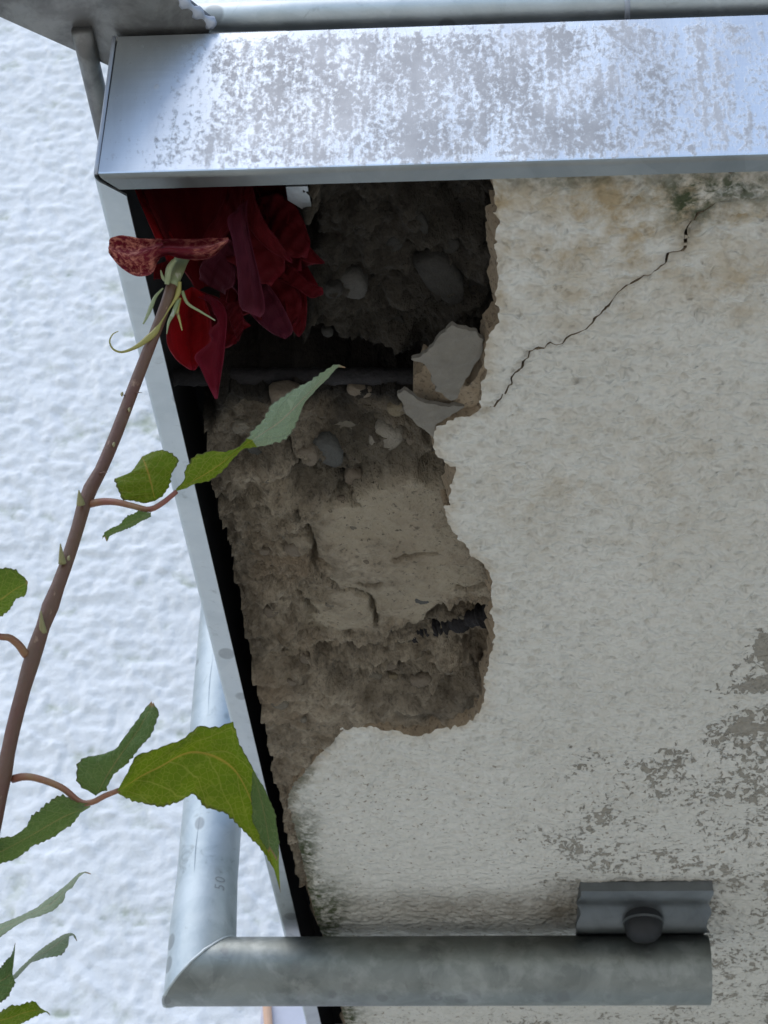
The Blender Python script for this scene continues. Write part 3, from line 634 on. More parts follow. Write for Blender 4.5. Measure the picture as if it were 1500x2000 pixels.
# ------------------------------------------------------------------ sheet metal edging
fas = thing('sheet_metal_edging', 'water-stained stainless sheet metal edging wrapped round the slab edge', 'metal edging', (0, 0, 0))
T = .0012; HT = .084
def folded(profile, x0, x1, miter0=0.0, axis='x', n=1):
    """extrude an open (y,z) profile of sheet thickness along x"""
    pr = np.array(profile, float); nseg = len(pr)
    tn = np.gradient(pr, axis=0); tn /= np.linalg.norm(tn, axis=1)[:, None]; nm = np.stack([-tn[:, 1], tn[:, 0]], 1)
    inn = pr+nm*T
    V = []; 
    for xx, mt in ((x0, miter0), (x1, 0)):
        for q in (*pr, *inn[::-1]): V.append((xx+mt*max(q[0], 0), q[0], q[1]))
    m = 2*nseg; F = [(i, (i+1) % m, m+(i+1) % m, m+i) for i in range(m)]
    F += [(i, m-1-i, m-2-i, i+1) for i in range(nseg-1)] + [(m+i, m+i+1, 2*m-2-i, 2*m-1-i) for i in range(nseg-1)]
    return V, F
arc = [(.0022-.0022*math.cos(t)*1.0, .0022-.0022*math.sin(t)) for t in np.linspace(0, math.pi/2, 6)]
prof = [(0, HT), (0, HT*.5)] + arc + [(.0084, .0002)]
V, F = folded(prof, .0006, 2.4, .9); obj('front_panel', V, F, [MAT['fascia'], MAT['hem']], fas, False, [1 if max(V[i][2] for i in f) < .0016 else 0 for f in F])
# side panel: same profile turned round the corner (x inward)
V2 = []
for v in folded([(0, HT), (0, HT*.5)] + arc + [(.0118, .0002)], .0010, 1.149, .9)[0]: V2.append((v[1]-.0012, v[0], v[2]-.0006))
_, F = folded([(0, HT), (0, HT*.5)] + arc + [(.0118, .0002)], 0, 1)
obj('side_panel', V2, [f[::-1] for f in F], MAT['sheet'], fas, False)
bv, bf = tube(lin_path([(-.0004, .0001, .0015), (-.0010, .0001, HT)], 12), .0009, 6); obj('corner_seam', bv, bf, MAT['bead'], fas)
# upstand flashing behind the top edge, with the short connector strip
bv, bf = box(.004, 2.4, .048, .0495, .0845, .20); obj('upstand', bv, bf, MAT['sheet'], fas, False)
bv, bf = box(.003, .0735, .0035, .0060, .060, .0885); obj('connector_strip', bv, bf, MAT['dull'], fas, False)
bv, bf = box(.0004, .0012, .016, 1.148, .0040, .0800); obj('shade_lining', bv, bf, MAT['gap'], fas, False)  # dark sheets added to keep the slab gap black like shade
bv, bf = box(.0013, 2.4, .0016, .0024, .0040, .0800); obj('shade_lining', bv, bf, MAT['gap'], fas, False)
# plate added for the bright sliver beside the flower, set low to catch light
c0 = ON(583, 356, .014)
bv, bf = prism([(c0[0]-.0055, c0[1]+.002), (c0[0]+.0036, c0[1]+.002), (c0[0]+.0042, c0[1]+.0165), (c0[0]+.0010, c0[1]+.0165), (c0[0]-.0055, c0[1]+.010)], .0135, .0150)
obj('added_bright_plate', bv, bf, MAT['sheet'], fas, False)

# ------------------------------------------------------------------ railing
rail = thing('balcony_railing', 'galvanised steel pipe railing bolted under the balcony slab', 'railing', (-.058, .75, -.03))
YC, ZC, RP, RV = .7495, -.0302, .0238, .0220
XC = -.0580; XE = .2960; NS = 48
ang = [2*math.pi*k/NS for k in range(NS)]
# mitre plane runs through the corner at 45 degrees between the arm (x) and the post (z)
mit = [(XC-RP*math.sin(t)*(-1), YC+RP*math.cos(t), ZC+RP*math.sin(t)) for t in ang]
def rings(rs):
    V = [p for r_ in rs for p in r_]; n = len(rs)
    F = [(i*NS+k, i*NS+(k+1) % NS, (i+1)*NS+(k+1) % NS, (i+1)*NS+k) for i in range(n-1) for k in range(NS)]
    return V, F
R_ = [mit] + [[(x, YC+RP*math.cos(t), ZC+RP*math.sin(t)) for t in ang] for x in np.linspace(XC+.03, XE, 12)]
IR = RP-.003
R_ += [[(XE, YC+IR*math.cos(t), ZC+IR*math.sin(t)) for t in ang], [(XE-.06, YC+IR*math.cos(t), ZC+IR*math.sin(t)) for t in ang], [(XE-.061, YC+.001*math.cos(t), ZC+.001*math.sin(t)) for t in ang]]
V, F = rings(R_); o = obj('arm_pipe', V, F, MAT['arm'], rail); o.modifiers.new('edge', 'EDGE_SPLIT').split_angle = R(50)
def vring(z, r): return [(XC+r*math.sin(t), YC+r*math.cos(t), z) for t in ang]
R_ = [mit] + [vring(ZC+.030+.02*k, RP+(RV-RP)*min(1, k/2)) for k in range(3)] + [vring(z, RV) for z in np.linspace(.1, 1.15, 12)]
V, F = rings(R_); post = obj('post', V, F, MAT['galv'], rail)
wv = [(p[0], p[1], p[2]) for p in mit]; wv = np.array(wv+[wv[0]]); wv = wv+np.random.default_rng(2).normal(0, .00012, wv.shape)
V, F = tube(wv*1.0, .0011, 8); obj('weld_bead', V, F, MAT['galv'], rail)
# long seam weld along the post
th = -2.2
V, F = tube([(XC-.006+.0006*math.sin(z*90), YC-math.sqrt(RV**2-.006**2)+.0001, z) for z in np.linspace(ZC+.03, .5, 60)], .0003, 6); obj('seam_weld', V, F, MAT['galv'], rail)
# the digits 5 0 written up the post
cu = bpy.data.curves.new('digits', 'FONT'); cu.body = '50'; cu.size = .0095; cu.resolution_u = 4; cu.space_character = 1.25
to = bpy.data.objects.new('digits', cu); scene.collection.objects.link(to)
dg = bpy.context.evaluated_depsgraph_get(); tm = bpy.data.meshes.new_from_object(to.evaluated_get(dg)); bpy.data.objects.remove(to)
dp = ONY(428, 1735, YC-RV); V = []
for v in tm.vertices:
    lx = dp[0]-v.co.y+.003; lz = dp[2]+v.co.x
    rl = RP+(RV-RP)*max(0, min(1, (lz-ZC-.030)/.04))+.0003; dx = max(-rl*.99, min(rl*.99, lx-XC)); V.append((lx, YC-math.sqrt(rl**2-dx*dx), lz))
obj('printed_number', V, [tuple(p.vertices) for p in tm.polygons], MAT['ink'], post, False)
# mounting saddle under the slab, with the domed bolt
S0, S1 = .2065, XE-.001; pr = [(.679, .0032), (.6795, -.0035), (.690, -.0050), (.700, -.0050), (.712, -.0085), (.722, -.0125), (.728, -.0125), (.732, -.0090), (.738, -.0075), (.746, -.0075), (.746, .0032)]
pr = np.vstack([pr[:1], smooth_path(pr[1:-1], 28), pr[-1:]])
V = []; xsx = np.linspace(S0, S1, 14)
for x_ in xsx:
    for q in pr: V.append((x_+.0016*math.sin(q[0]*260)*(1 if x_ in (xsx[0], xsx[-1]) else 0), q[0], q[1]))
m_ = len(pr); F = [(i*m_+k, i*m_+(k+1) % m_, (i+1)*m_+(k+1) % m_, (i+1)*m_+k) for i in range(13) for k in range(m_)] + [tuple(range(m_))[::-1], tuple(range(13*m_, 14*m_))]
o = obj('mounting_saddle', V, F, MAT['saddle'], rail); o.modifiers.new('edge', 'EDGE_SPLIT').split_angle = R(45)
bc = np.array([.2505, .7135, -.0080])
prof2 = [(.0001, -.0165), (.0050, -.0160), (.0090, -.0145), (.0118, -.0115), (.0128, -.0075), (.0129, -.0030), (.0129, .0000), (.0129, .0030)]
V = []; nb = 32
for r_, z_ in prof2:
    for k in range(nb): V.append((bc[0]+r_*math.cos(2*math.pi*k/nb), bc[1]+r_*math.sin(2*math.pi*k/nb), bc[2]+z_))
F = [(i*nb+k, i*nb+(k+1) % nb, (i+1)*nb+(k+1) % nb, (i+1)*nb+k)[::-1] for i in range(len(prof2)-1) for k in range(nb)] + [tuple(range(nb))]
o = obj('bolt', V, F, MAT['bolt'], rail); o.modifiers.new('edge', 'EDGE_SPLIT').split_angle = R(50)
V, F = tube([(bc[0], bc[1], -.0122), (bc[0], bc[1], -.0106)], .0140, 32); obj('washer', V, F, MAT['saddle'], rail, False)
# front rail, its seam, the side rod and the diagonal corner plate above the edging
FR = .0070; v0 = math.radians(49); fb = ON(1500, 33, .098)
fc = (fb[1]-FR*math.sin(v0), .098+FR*math.cos(v0))
V, F = tube(lin_path([(.018, fc[0], fc[1]), (2.3, fc[0], fc[1])], 40), FR, 48); fr = obj('front_rail', V, F, MAT['galv'], rail)
xs_ = ON(1224, 43, .098)[0]
V = []; 
for xx, rr in ((xs_-.0012, FR+.0001), (xs_-.0006, FR+.0007), (xs_+.0006, FR+.0007), (xs_+.0012, FR+.0001)):
    for k in range(48): t = 2*math.pi*k/48; V.append((xx, fc[0]+rr*math.cos(t), fc[1]+rr*math.sin(t)))
F = [(i*48+k, i*48+(k+1) % 48, (i+1)*48+(k+1) % 48, (i+1)*48+k) for i in range(3) for k in range(48)]
obj('weld_seam', V, F, MAT['bead'], fr)
V, F = tube(lin_path([(-.0146, -.004, .0845), (-.0146, .75, .0845)], 40), .0046, 20); obj('side_rod', V, F, MAT['dull'], rail)
pl = [ON(412, 52, .0865)[:2], (.030, .028), ON(216, 131, .0865)[:2], (-.122, -.0615), (-.055, -.118)]
V, F = prism([tuple(q) for q in pl], .0865, .0935); bevel(obj('corner_plate', V, F, MAT['dull'], rail, False), .0006)
a = np.array([*pl[0], .0885]); b = np.array([-.055, -.118, .0885]); dv = (b-a)/np.linalg.norm(b-a)
bd = np.array([a+dv*s+np.random.default_rng(5).normal(0, .0004, 3) for s in np.linspace(-.002, .12, 60)])
V, F = tube(bd, [.0022*(1+.5*math.sin(k*1.7)) for k in range(60)], 8); obj('weld_bead', V, F, MAT['bead'], rail)

# ------------------------------------------------------------------ rose
rose = thing('rose_plant', 'tall thorny stem bearing a wilted dark red rose in front of the broken slab', 'rose', (-.25, -.15, GROUND))
stem_px = [(336, 556, .846), (322, 600, .845), (297, 665, .842), (262, 755, .836), (226, 850, .828), (196, 920, .822), (170, 968, .818), (152, 1030, .813), (128, 1105, .808), (98, 1185, .802), (70, 1265, .796), (46, 1345, .790), (24, 1430, .785), (8, 1510, .780), (-8, 1600, .775), (-40, 1760, .765), (-70, 1980, .752)]
sp = [P(*q) for q in stem_px]; last = sp[-1]
sp += [last+np.array([-.02, .01, -.25]), last+np.array([-.06, .04, -.8]), np.array([last[0]-.09, last[1]+.06, GROUND-.02])]
ss = smooth_path(sp, 260); ar = np.linspace(0, 1, 260)
rad = np.interp(ar, [0, .01, .03, .25, 1], [.0023, .0025, .0027, .0029, .0065])
ypx = np.array([q[1] for q in stem_px])
for node in (P(170, 968, .818), P(62, 1283, .795), P(20, 1520, .780), P(100, 1180, .802)):
    rad += .0007*np.exp(-(np.linalg.norm(ss-node, axis=1)/.005)**2)
rad = rad*(1+.05*vnoise(np.arange(260)*.35, np.arange(260)*0.0, 6)); V, F = tube(ss, rad, 14); obj('stem', V, F, MAT['stem'], rose)
side = [P(-260, 1180, .80), P(-230, 1500, .79), P(-200, 1800, .78), P(-210, 2060, .77)]
side += [side[-1]+np.array([0, .01, -.3]), np.array([last[0]-.12, last[1]+.08, GROUND-.02])]
V, F = tube(smooth_path(side, 80), np.linspace(.003, .006, 80), 10); obj('stem', V, F, MAT['stem'], rose)
for (qx, qy, qd, lx, ly, s) in [(122, 1100, .806, -4, -38, 1), (84, 1235, .798, -4, -42, 1), (158, 985, .812, -4, -28, 1.1), (250, 775, .835, -14, -3, .35), (218, 880, .826, -14, -3, .35), (262, 770, .835, 16, -3, .35), (196, 925, .82, 14, -2, .35)]:
    a = P(qx, qy, qd-.001); b = P(qx+lx, qy+ly, qd-.003); m2 = (a+b)/2+np.array([0, -.0006, 0])
    V, F = tube(smooth_path([a, m2, b], 8), np.linspace(.0017, .0002, 8)*s*(1 if s > .5 else .8), 8); obj('thorn', V, F, MAT['bud'] if s > .5 else MAT['stem'], rose)
for (qx, qy, qd) in [(222, 868, .826), (134, 1090, .806), (252, 800, .833), (238, 770, .836)]:
    a = P(qx, qy, qd-.0034); V, F = tube(smooth_path([a+np.array([.0002, 0, -.0012]), a, a+np.array([.0003, 0, .0012])], 6), [.0001, .0005, .0006, .0006, .0005, .0001], 6); obj('lenticel', V, F, MAT['bud'], rose)

def surf(name, mid, left, right, mats, parent, rows=34, cols=6, cup=.0, serr=0.0, wav=0.0, seed=0, split=None, roll=0.0, soft=False):
    """a leaf or petal: midrib and both edges given as (px, py, depth) rows, resampled into a cupped sheet"""
    M_ = smooth_path([P(*q) for q in mid], rows); ep = smooth_path if soft else lin_path; L_ = ep([P(*q) for q in left], rows); R2 = ep([P(*q) for q in right], rows)
    rs = np.random.default_rng(seed); V = []; UV = []
    fd = MW @ [0, 0, 1]
    ph = rs.uniform(0, 6, 4)
    for i in range(rows):
        v = i/(rows-1)
        for side_, E in ((-1, L_), (1, R2)):
            pass
        for j in range(-cols, cols+1):
            u = j/cols; E = (L_ if u < 0 else R2)[i]; t = abs(u)
            q = M_[i]*(1-t)+E*t
            wd = np.linalg.norm(E-M_[i])
            q = q+fd*(cup*wd*(t*t-t)*4*.25)
            if roll and t > .55:
                k_ = (t-.55)/.45; ed = min(1, (1-abs(2*v-1))*6); q = q-(E-M_[i])*.16*k_*k_*ed-fd*roll*math.sin(k_*2.4)*wd*ed
            if serr and t == 1 and 1 < i < rows-1:
                dr = (E-M_[i])/(wd+1e-9); q = q+dr*1.15*serr*(((i % 2)*1.0-.3)*(.2+1.5*rs.random())+1.1*math.sin(v*23+ph[2]+u)*rs.random())
            q = q+fd*wav*t*math.sin(v*17+ph[0]+(u > 0)*2)*.6+fd*wav*.5*math.sin(v*31+u*5+ph[1])
            V.append(q); UV.append((.5+.5*u, v))
    n = 2*cols+1; F = [(i*n+j, i*n+j+1, (i+1)*n+j+1, (i+1)*n+j) for i in range(rows-1) for j in range(2*cols)]
    mi = None
    if split is not None: mi = [0 if (f[0]//n)/(rows-1) < split else 1 for f in F]
    o = obj(name, V, F, mats, parent, True, mi, None, UV); 
    return o
def rg(o, s, pts, d):                             # points read in an enlarged crop: origin o, scale s, depth start and end
    n = len(pts); out = []
    for k, q in enumerate(pts):
        dd = q[2] if len(q) > 2 else 0
        base = d[0]+(d[1]-d[0])*k/max(1, n-1) if isinstance(d, tuple) else d
        out.append((o[0]+q[0]/s, o[1]+q[1]/s, base+dd))
    return out
def leaf(pet_pts, r0=.0011, r1=.0008, mat='red'):
    V, F = tube(smooth_path([P(*q) for q in pet_pts], 24), np.linspace(r0, r1, 24), 8); return obj('leaf_stalk', V, F, MAT[mat], rose)

# upper leaf
l1 = leaf([(172, 985, .817), (200, 980, .814), (228, 981, .810), (262, 989, .807), (292, 995, .805), (318, 982, .806), (345, 960, .808)], .0016, .0010)
o1, s1 = (120, 680), 2.679
surf('leaflet', rg(o1, s1, [(490, 800), (468, 700, -.003), (440, 610, -.004), (420, 568)], (.805, .812)),
     rg(o1, s1, [(490, 800), (430, 812), (350, 795), (318, 790), (290, 725), (278, 682), (340, 672), (380, 630), (408, 590), (420, 568)], (.806, .815)),
     rg(o1, s1, [(490, 800), (530, 775), (560, 730), (575, 665), (603, 612), (612, 585), (580, 550), (530, 532), (470, 543), (420, 568)], (.806, .816)), MAT['leaf2'], l1, serr=.0004, cup=.25, wav=.0006, seed=1)
surf('leaflet', rg(o1, s1, [(600, 742), (700, 690), (800, 630), (880, 570), (945, 517), (1060, 440), (1160, 370), (1300, 230), (1390, 140), (1440, 92), (1485, 100)], (.807, .835)),
     rg(o1, s1, [(600, 735), (640, 690), (650, 630), (700, 570), (770, 538), (860, 540), (925, 520), (990, 455), (1050, 380), (1100, 292), (1200, 232), (1330, 150), (1425, 88), (1450, 86), (1485, 98)], (.806, .833)),
     rg(o1, s1, [(600, 748), (640, 738), (700, 706), (780, 692), (850, 640), (900, 575), (950, 522), (1050, 516), (1150, 492), (1190, 460), (1232, 385), (1270, 290), (1340, 210), (1400, 150), (1445, 98), (1485, 104)], (.808, .838)), [MAT['leaf2'], MAT['leafp']], l1, rows=60, serr=.0005, cup=.35, wav=.0005, seed=2, split=.42)
surf('leaflet', rg(o1, s1, [(468, 868), (380, 905), (300, 950), (225, 985)], .803),
     rg(o1, s1, [(470, 860), (400, 855), (350, 875), (300, 925), (225, 960), (212, 1002)], .800),
     rg(o1, s1, [(470, 882), (420, 905), (360, 940), (290, 965), (250, 985), (238, 1015)], .807), MAT['leafg'], l1, serr=.0004, cup=.3, seed=3)
# lower leaf
o2, s2 = (0, 1350), 2.5
l2 = leaf(rg(o2, s2, [(60, 430), (110, 418), (180, 425), (300, 470), (390, 540), (450, 542), (510, 512), (580, 484)], (.782, .772)), .0016, .0010)
surf('leaflet', rg(o2, s2, [(468, 512), (520, 420), (590, 310), (680, 180), (745, 62)], (.775, .768)),
     rg(o2, s2, [(462, 505), (400, 470), (375, 420), (375, 350), (410, 325), (500, 308), (570, 280), (640, 180), (700, 100), (740, 48)], (.776, .770)),
     rg(o2, s2, [(472, 505), (520, 480), (560, 400), (620, 352), (660, 310), (690, 260), (740, 220), (775, 100), (750, 55)], (.776, .762)), MAT['leafg'], l2, serr=.0005, cup=.3, wav=.0005, seed=4)
surf('leaflet', rg(o2, s2, [(575, 490), (680, 420), (780, 368), (880, 312), (960, 297), (1060, 322), (1150, 390), (1222, 520), (1270, 680), (1325, 830), (1355, 930), (1370, 985)], (.772, .790)),
     rg(o2, s2, [(575, 482), (620, 400), (660, 312), (780, 275), (880, 245), (930, 205), (980, 165), (1050, 175), (1138, 143), (1170, 270), (1240, 390), (1300, 500, .006), (1340, 600, .010), (1360, 750, .010), (1362, 850, .004), (1370, 985)], (.768, .792)),
     rg(o2, s2, [(575, 500), (650, 540), (780, 560), (870, 545), (945, 500), (1000, 560), (1100, 600), (1180, 670), (1260, 750), (1300, 810), (1340, 872), (1360, 940), (1370, 985)], (.776, .790)), MAT['leaf2'], l2, rows=70, cols=8, serr=.0005, cup=.5, wav=.0012, seed=5)
surf('leaflet_fold', rg(o2, s2, [(1234, 395), (1270, 510), (1298, 640), (1318, 770)], (.776, .782)),
     rg(o2, s2, [(1232, 392), (1226, 520), (1236, 640), (1282, 735), (1314, 790)], (.780, .783)),
     rg(o2, s2, [(1240, 388), (1302, 498), (1346, 605), (1364, 750), (1352, 830)], (.774, .780)), MAT['leafg'], l2, rows=30, serr=.0003, cup=-.3, seed=15)
surf('leaflet', rg(o2, s2, [(442, 558), (300, 620), (160, 700), (0, 785), (-60, 810)], (.778, .772)),
     rg(o2, s2, [(440, 550), (385, 545), (305, 505), (210, 560), (160, 610), (130, 660), (60, 710), (0, 720), (-60, 790)], (.774, .768)),
     rg(o2, s2, [(442, 565), (390, 600), (350, 650), (270, 710), (200, 735), (100, 800), (30, 838), (-60, 850)], (.782, .776)), MAT['leafg'], l2, rows=40, serr=.0006, cup=.3, seed=6)
# leaf entering from the left edge
o3, s3 = (0, 800), 3.333
l3 = leaf(rg(o3, s3, [(200, 1610), (165, 1590), (120, 1530), (60, 1485), (0, 1478), (-120, 1440), (-190, 1360)], (.795, .785)), .0018, .0009)
surf('leaflet', rg(o3, s3, [(-200, 1340), (-100, 1290), (0, 1240), (100, 1170), (182, 1125)], .786),
     rg(o3, s3, [(-200, 1330), (-120, 1120), (-60, 1055), (0, 1030), (100, 1040), (150, 1080), (182, 1120)], .782),
     rg(o3, s3, [(-200, 1350), (-120, 1400), (-60, 1385), (0, 1350), (60, 1310), (100, 1235), (165, 1215), (182, 1130)], .792), MAT['leaf'], l3, serr=.0006, cup=.3, seed=7)
# leaves of the side shoot at the lower left
o4, s4 = (0, 1680), 6.25
l4 = leaf(rg(o4, s4, [(-1250, 1200), (-800, 1150), (-450, 1080)], .782), .0012, .0009)
surf('leaflet', rg(o4, s4, [(-480, 1090), (-200, 960), (0, 850), (220, 740), (460, 620), (640, 520), (790, 370), (930, 210), (1020, 150), (1110, 168)], .785),
     rg(o4, s4, [(-480, 1080), (-200, 860), (0, 780), (200, 700), (450, 580), (600, 460), (800, 310), (960, 160), (1050, 135), (1110, 162)], .790),
     rg(o4, s4, [(-480, 1100), (-200, 1060), (0, 940), (200, 800), (340, 715), (440, 700), (650, 620), (780, 490), (800, 390), (890, 330), (970, 200), (1040, 152), (1110, 172)], .780), MAT['leafp'], l4, rows=50, serr=.0004, cup=.6, seed=8)
l5 = leaf(rg(o4, s4, [(-1250, 1700), (-700, 1680), (-300, 1640)], .780), .0012, .0009)
surf('leaflet', rg(o4, s4, [(60, 1520), (220, 1390), (400, 1220), (600, 1090), (780, 960), (860, 900), (910, 920), (940, 985)], .783),
     rg(o4, s4, [(60, 1500), (230, 1335), (370, 1195), (600, 1010), (800, 898), (875, 885), (920, 915), (942, 985)], .788),
     rg(o4, s4, [(60, 1540), (200, 1440), (380, 1250), (520, 1200), (700, 1170), (770, 1120), (835, 1045), (845, 930), (890, 915), (938, 990)], .779), MAT['leafp'], l5, rows=44, serr=.0005, cup=.5, seed=9)
surf('leaflet', rg(o4, s4, [(-320, 1650), (-150, 1560), (0, 1480), (90, 1420), (150, 1350), (175, 1180), (188, 1005)], .778),
     rg(o4, s4, [(-320, 1640), (-150, 1430), (0, 1310), (60, 1250), (130, 1180), (165, 1080), (188, 1000)], .781),
     rg(o4, s4, [(-320, 1660), (-150, 1800), (0, 1730), (110, 1650), (190, 1490), (130, 1380), (152, 1260), (190, 1010)], .774), MAT['leafg'], l5, rows=40, serr=.0005, cup=.4, seed=10)
l6 = leaf(rg(o4, s4, [(-1250, 2050), (-700, 2080), (-400, 2060)], .780), .0012, .0009)
surf('leaflet', rg(o4, s4, [(-420, 2060), (-150, 1990), (100, 1930), (300, 1860), (450, 1830), (560, 1850), (615, 1892)], .774),
     rg(o4, s4, [(-420, 2050), (-150, 1900), (0, 1850), (110, 1790), (300, 1745), (430, 1720), (470, 1780), (530, 1828), (590, 1850), (615, 1888)], .778),
     rg(o4, s4, [(-420, 2070), (-150, 2200), (60, 2160), (180, 2040), (250, 1990), (370, 1940), (500, 1875), (560, 1850), (612, 1896)], .770), MAT['leaf2'], l6, rows=40, serr=.0006, cup=.4, seed=11)

# flower: calyx, sepals and petals
fl_v, fl_f = tube(smooth_path([P(336, 560, .846), P(340, 545, .848), P(346, 528, .852), P(352, 512, .858), P(360, 498, .866)], 16), [.0024, .0025, .0026, .0027, .0028, .0029, .0030, .0030, .0030, .0030, .003, .003, .003, .003, .003, .003], 16)
flower = obj('flower', fl_v, fl_f, MAT['hip'], rose)
o5, s5 = (200, 350), 5.404
def sepal(pts, d, wd, mat='sepal'):
    c = smooth_path([P(*q) for q in rg(o5, s5, pts, d)], 40); n = len(c)
    wds = np.interp(np.linspace(0, 1, n), np.linspace(0, 1, len(wd)), wd)
    wds = wds*.75; V = []; fdv = MW @ [0, 0, 1]
    Tn = np.gradient(c, axis=0); Tn /= np.linalg.norm(Tn, axis=1)[:, None]
    for i in range(n):
        nrm = np.cross(Tn[i], fdv); nrm /= np.linalg.norm(nrm)+1e-9
        for u in (-1, -.4, .4, 1): V.append(c[i]+nrm*u*wds[i]+fdv*(u*u-.5)*wds[i]*.5)
        for u in (.8, .3, -.3, -.8): V.append(c[i]+nrm*u*wds[i]+fdv*((u*u-.5)*wds[i]*.5+.0005))
    F = [(i*8+k, i*8+(k+1) % 8, (i+1)*8+(k+1) % 8, (i+1)*8+k) for i in range(n-1) for k in range(8)]
    return obj('sepal', V, F, MAT[mat], flower)
sepal([(815, 1080), (790, 1220), (690, 1390), (610, 1520), (560, 1605), (480, 1680), (380, 1755), (280, 1805), (190, 1825), (110, 1790), (75, 1710), (110, 1635), (168, 1605)], (.846, .828), [.0010, .0016, .0007, .0005, .0006, .0016, .0019, .0014, .0009, .0006, .0005, .0004, .0002])
sepal([(840, 1180), (900, 1310), (1040, 1400), (1190, 1490)], (.846, .840), [.0010, .0008, .0006, .0003], 'hip')
sepal([(810, 1250), (790, 1380), (815, 1490), (842, 1595)], (.846, .838), [.0013, .0011, .0006, .0003])
sepal([(800, 1270), (750, 1410), (700, 1510), (678, 1635)], (.845, .836), [.0012, .0013, .0008, .0002], 'hip')
sepal([(640, 1150), (560, 1240), (515, 1340), (475, 1440), (430, 1530)], (.842, .834), [.0004, .0009, .0012, .0010, .0004], 'hip')
sepal([(690, 1090), (640, 1040), (615, 960)], .843, [.0010, .0009, .0003], 'hip')
sepal([(680, 1110), (700, 960), (740, 880), (770, 850)], .8425, [.0013, .0018, .0018, .0012], 'hip')

def pet(mid, left, right, mat, **k):
    k.setdefault('roll', .30); k.setdefault('rows', 36); k.setdefault('cols', 9); k.setdefault('wav', .0012)
    return surf('petal', mid, left, right, MAT[mat], flower, soft=True, **k)
# large inner petals at the back
pet([(400, 560, .875), (380, 480, .882), (370, 400, .888), (365, 335, .893)], [(385, 570, .872), (330, 500, .868), (290, 430, .868), (262, 370, .876), (275, 335, .884)], [(415, 560, .874), (440, 480, .872), (465, 400, .878), (478, 335, .886)], 'pd', cup=.8, wav=.001, seed=21)
pet([(460, 590, .885), (500, 500, .900), (520, 420, .905), (530, 335, .905)], [(440, 590, .880), (450, 500, .890), (455, 420, .892), (470, 340, .895)], [(480, 600, .880), (545, 520, .884), (580, 440, .884), (586, 395, .886)], 'pd', cup=.9, wav=.001, seed=22)
pet([(430, 600, .89), (500, 560, .905), (560, 540, .912), (600, 520, .905)], [(430, 560, .89), (500, 500, .90), (560, 480, .905), (600, 478, .895), (632, 513, .893)], [(430, 640, .885), (500, 620, .895), (560, 600, .90), (600, 580, .895), (628, 570, .89)], 'pd', cup=.6, wav=.0015, seed=23)
# left bright-edged petal and its neighbour
pet([(345, 520, .862), (325, 470, .866), (308, 425, .872), (285, 360, .880)], [(330, 520, .860), (300, 465, .860), (280, 420, .864), (258, 368, .874), (262, 345, .880)], [(365, 520, .862), (345, 470, .868), (325, 430, .876), (310, 360, .886)], 'pr', cup=.7, seed=24)
pet([(400, 500, .868), (425, 455, .864), (450, 410, .866), (470, 340, .876)], [(385, 490, .872), (398, 455, .872), (425, 412, .872), (452, 350, .880)], [(415, 505, .862), (440, 470, .860), (462, 430, .862), (486, 345, .874)], 'pd', cup=.5, seed=25)
# sweeping petal with the red point
pet([(478, 345, .872), (487, 400, .865), (508, 450, .860), (540, 485, .858), (571, 512, .858)], [(466, 345, .876), (474, 410, .870), (490, 455, .866), (525, 492, .862), (570, 514, .858)], [(492, 345, .872), (506, 400, .864), (530, 448, .860), (555, 482, .858), (571, 508, .858)], 'pw', cup=.9, seed=26)
pet([(505, 350, .890), (540, 400, .886), (560, 460, .884), (555, 530, .884)], [(490, 350, .894), (510, 410, .890), (525, 470, .888), (520, 530, .888)], [(560, 362, .888), (590, 384, .882), (580, 405, .882), (584, 440, .882), (600, 480, .882), (590, 530, .884)], 'pd', cup=.5, wav=.001, seed=27)
pet([(560, 400, .886), (575, 450, .880), (600, 490, .878), (634, 514, .878)], [(552, 420, .886), (565, 470, .880), (585, 510, .878), (610, 518, .878), (634, 515, .878)], [(575, 385, .886), (588, 430, .880), (603, 475, .878), (634, 512, .878)], 'pw', cup=.6, seed=28)
pet([(540, 530, .884), (580, 550, .876), (610, 565, .873), (632, 572, .873)], [(540, 510, .886), (570, 515, .880), (600, 545, .876), (630, 562, .874)], [(535, 545, .882), (575, 565, .876), (605, 585, .873), (618, 584, .873), (631, 575, .873)], 'pw', cup=.5, seed=29)
pet([(545, 510, .888), (575, 570, .882), (585, 620, .878), (583, 658, .876)], [(525, 520, .888), (545, 580, .882), (562, 635, .878), (582, 658, .876)], [(575, 530, .888), (602, 575, .882), (602, 620, .878), (597, 645, .876), (584, 658, .876)], 'pd', cup=.6, seed=30)
pet([(470, 540, .880), (505, 590, .874), (535, 635, .870), (558, 662, .868)], [(450, 560, .878), (480, 610, .872), (505, 636, .868), (530, 653, .867), (556, 662, .868)], [(510, 530, .884), (550, 580, .880), (575, 630, .876), (577, 650, .872), (560, 661, .868)], 'pp', cup=.6, seed=31)
pet([(410, 560, .872), (425, 520, .866), (445, 490, .862), (452, 470, .862)], [(388, 545, .868), (386, 520, .862), (405, 495, .858), (445, 466, .858)], [(440, 575, .872), (465, 560, .868), (465, 520, .866), (456, 474, .862)], 'pp', cup=.7, seed=32)
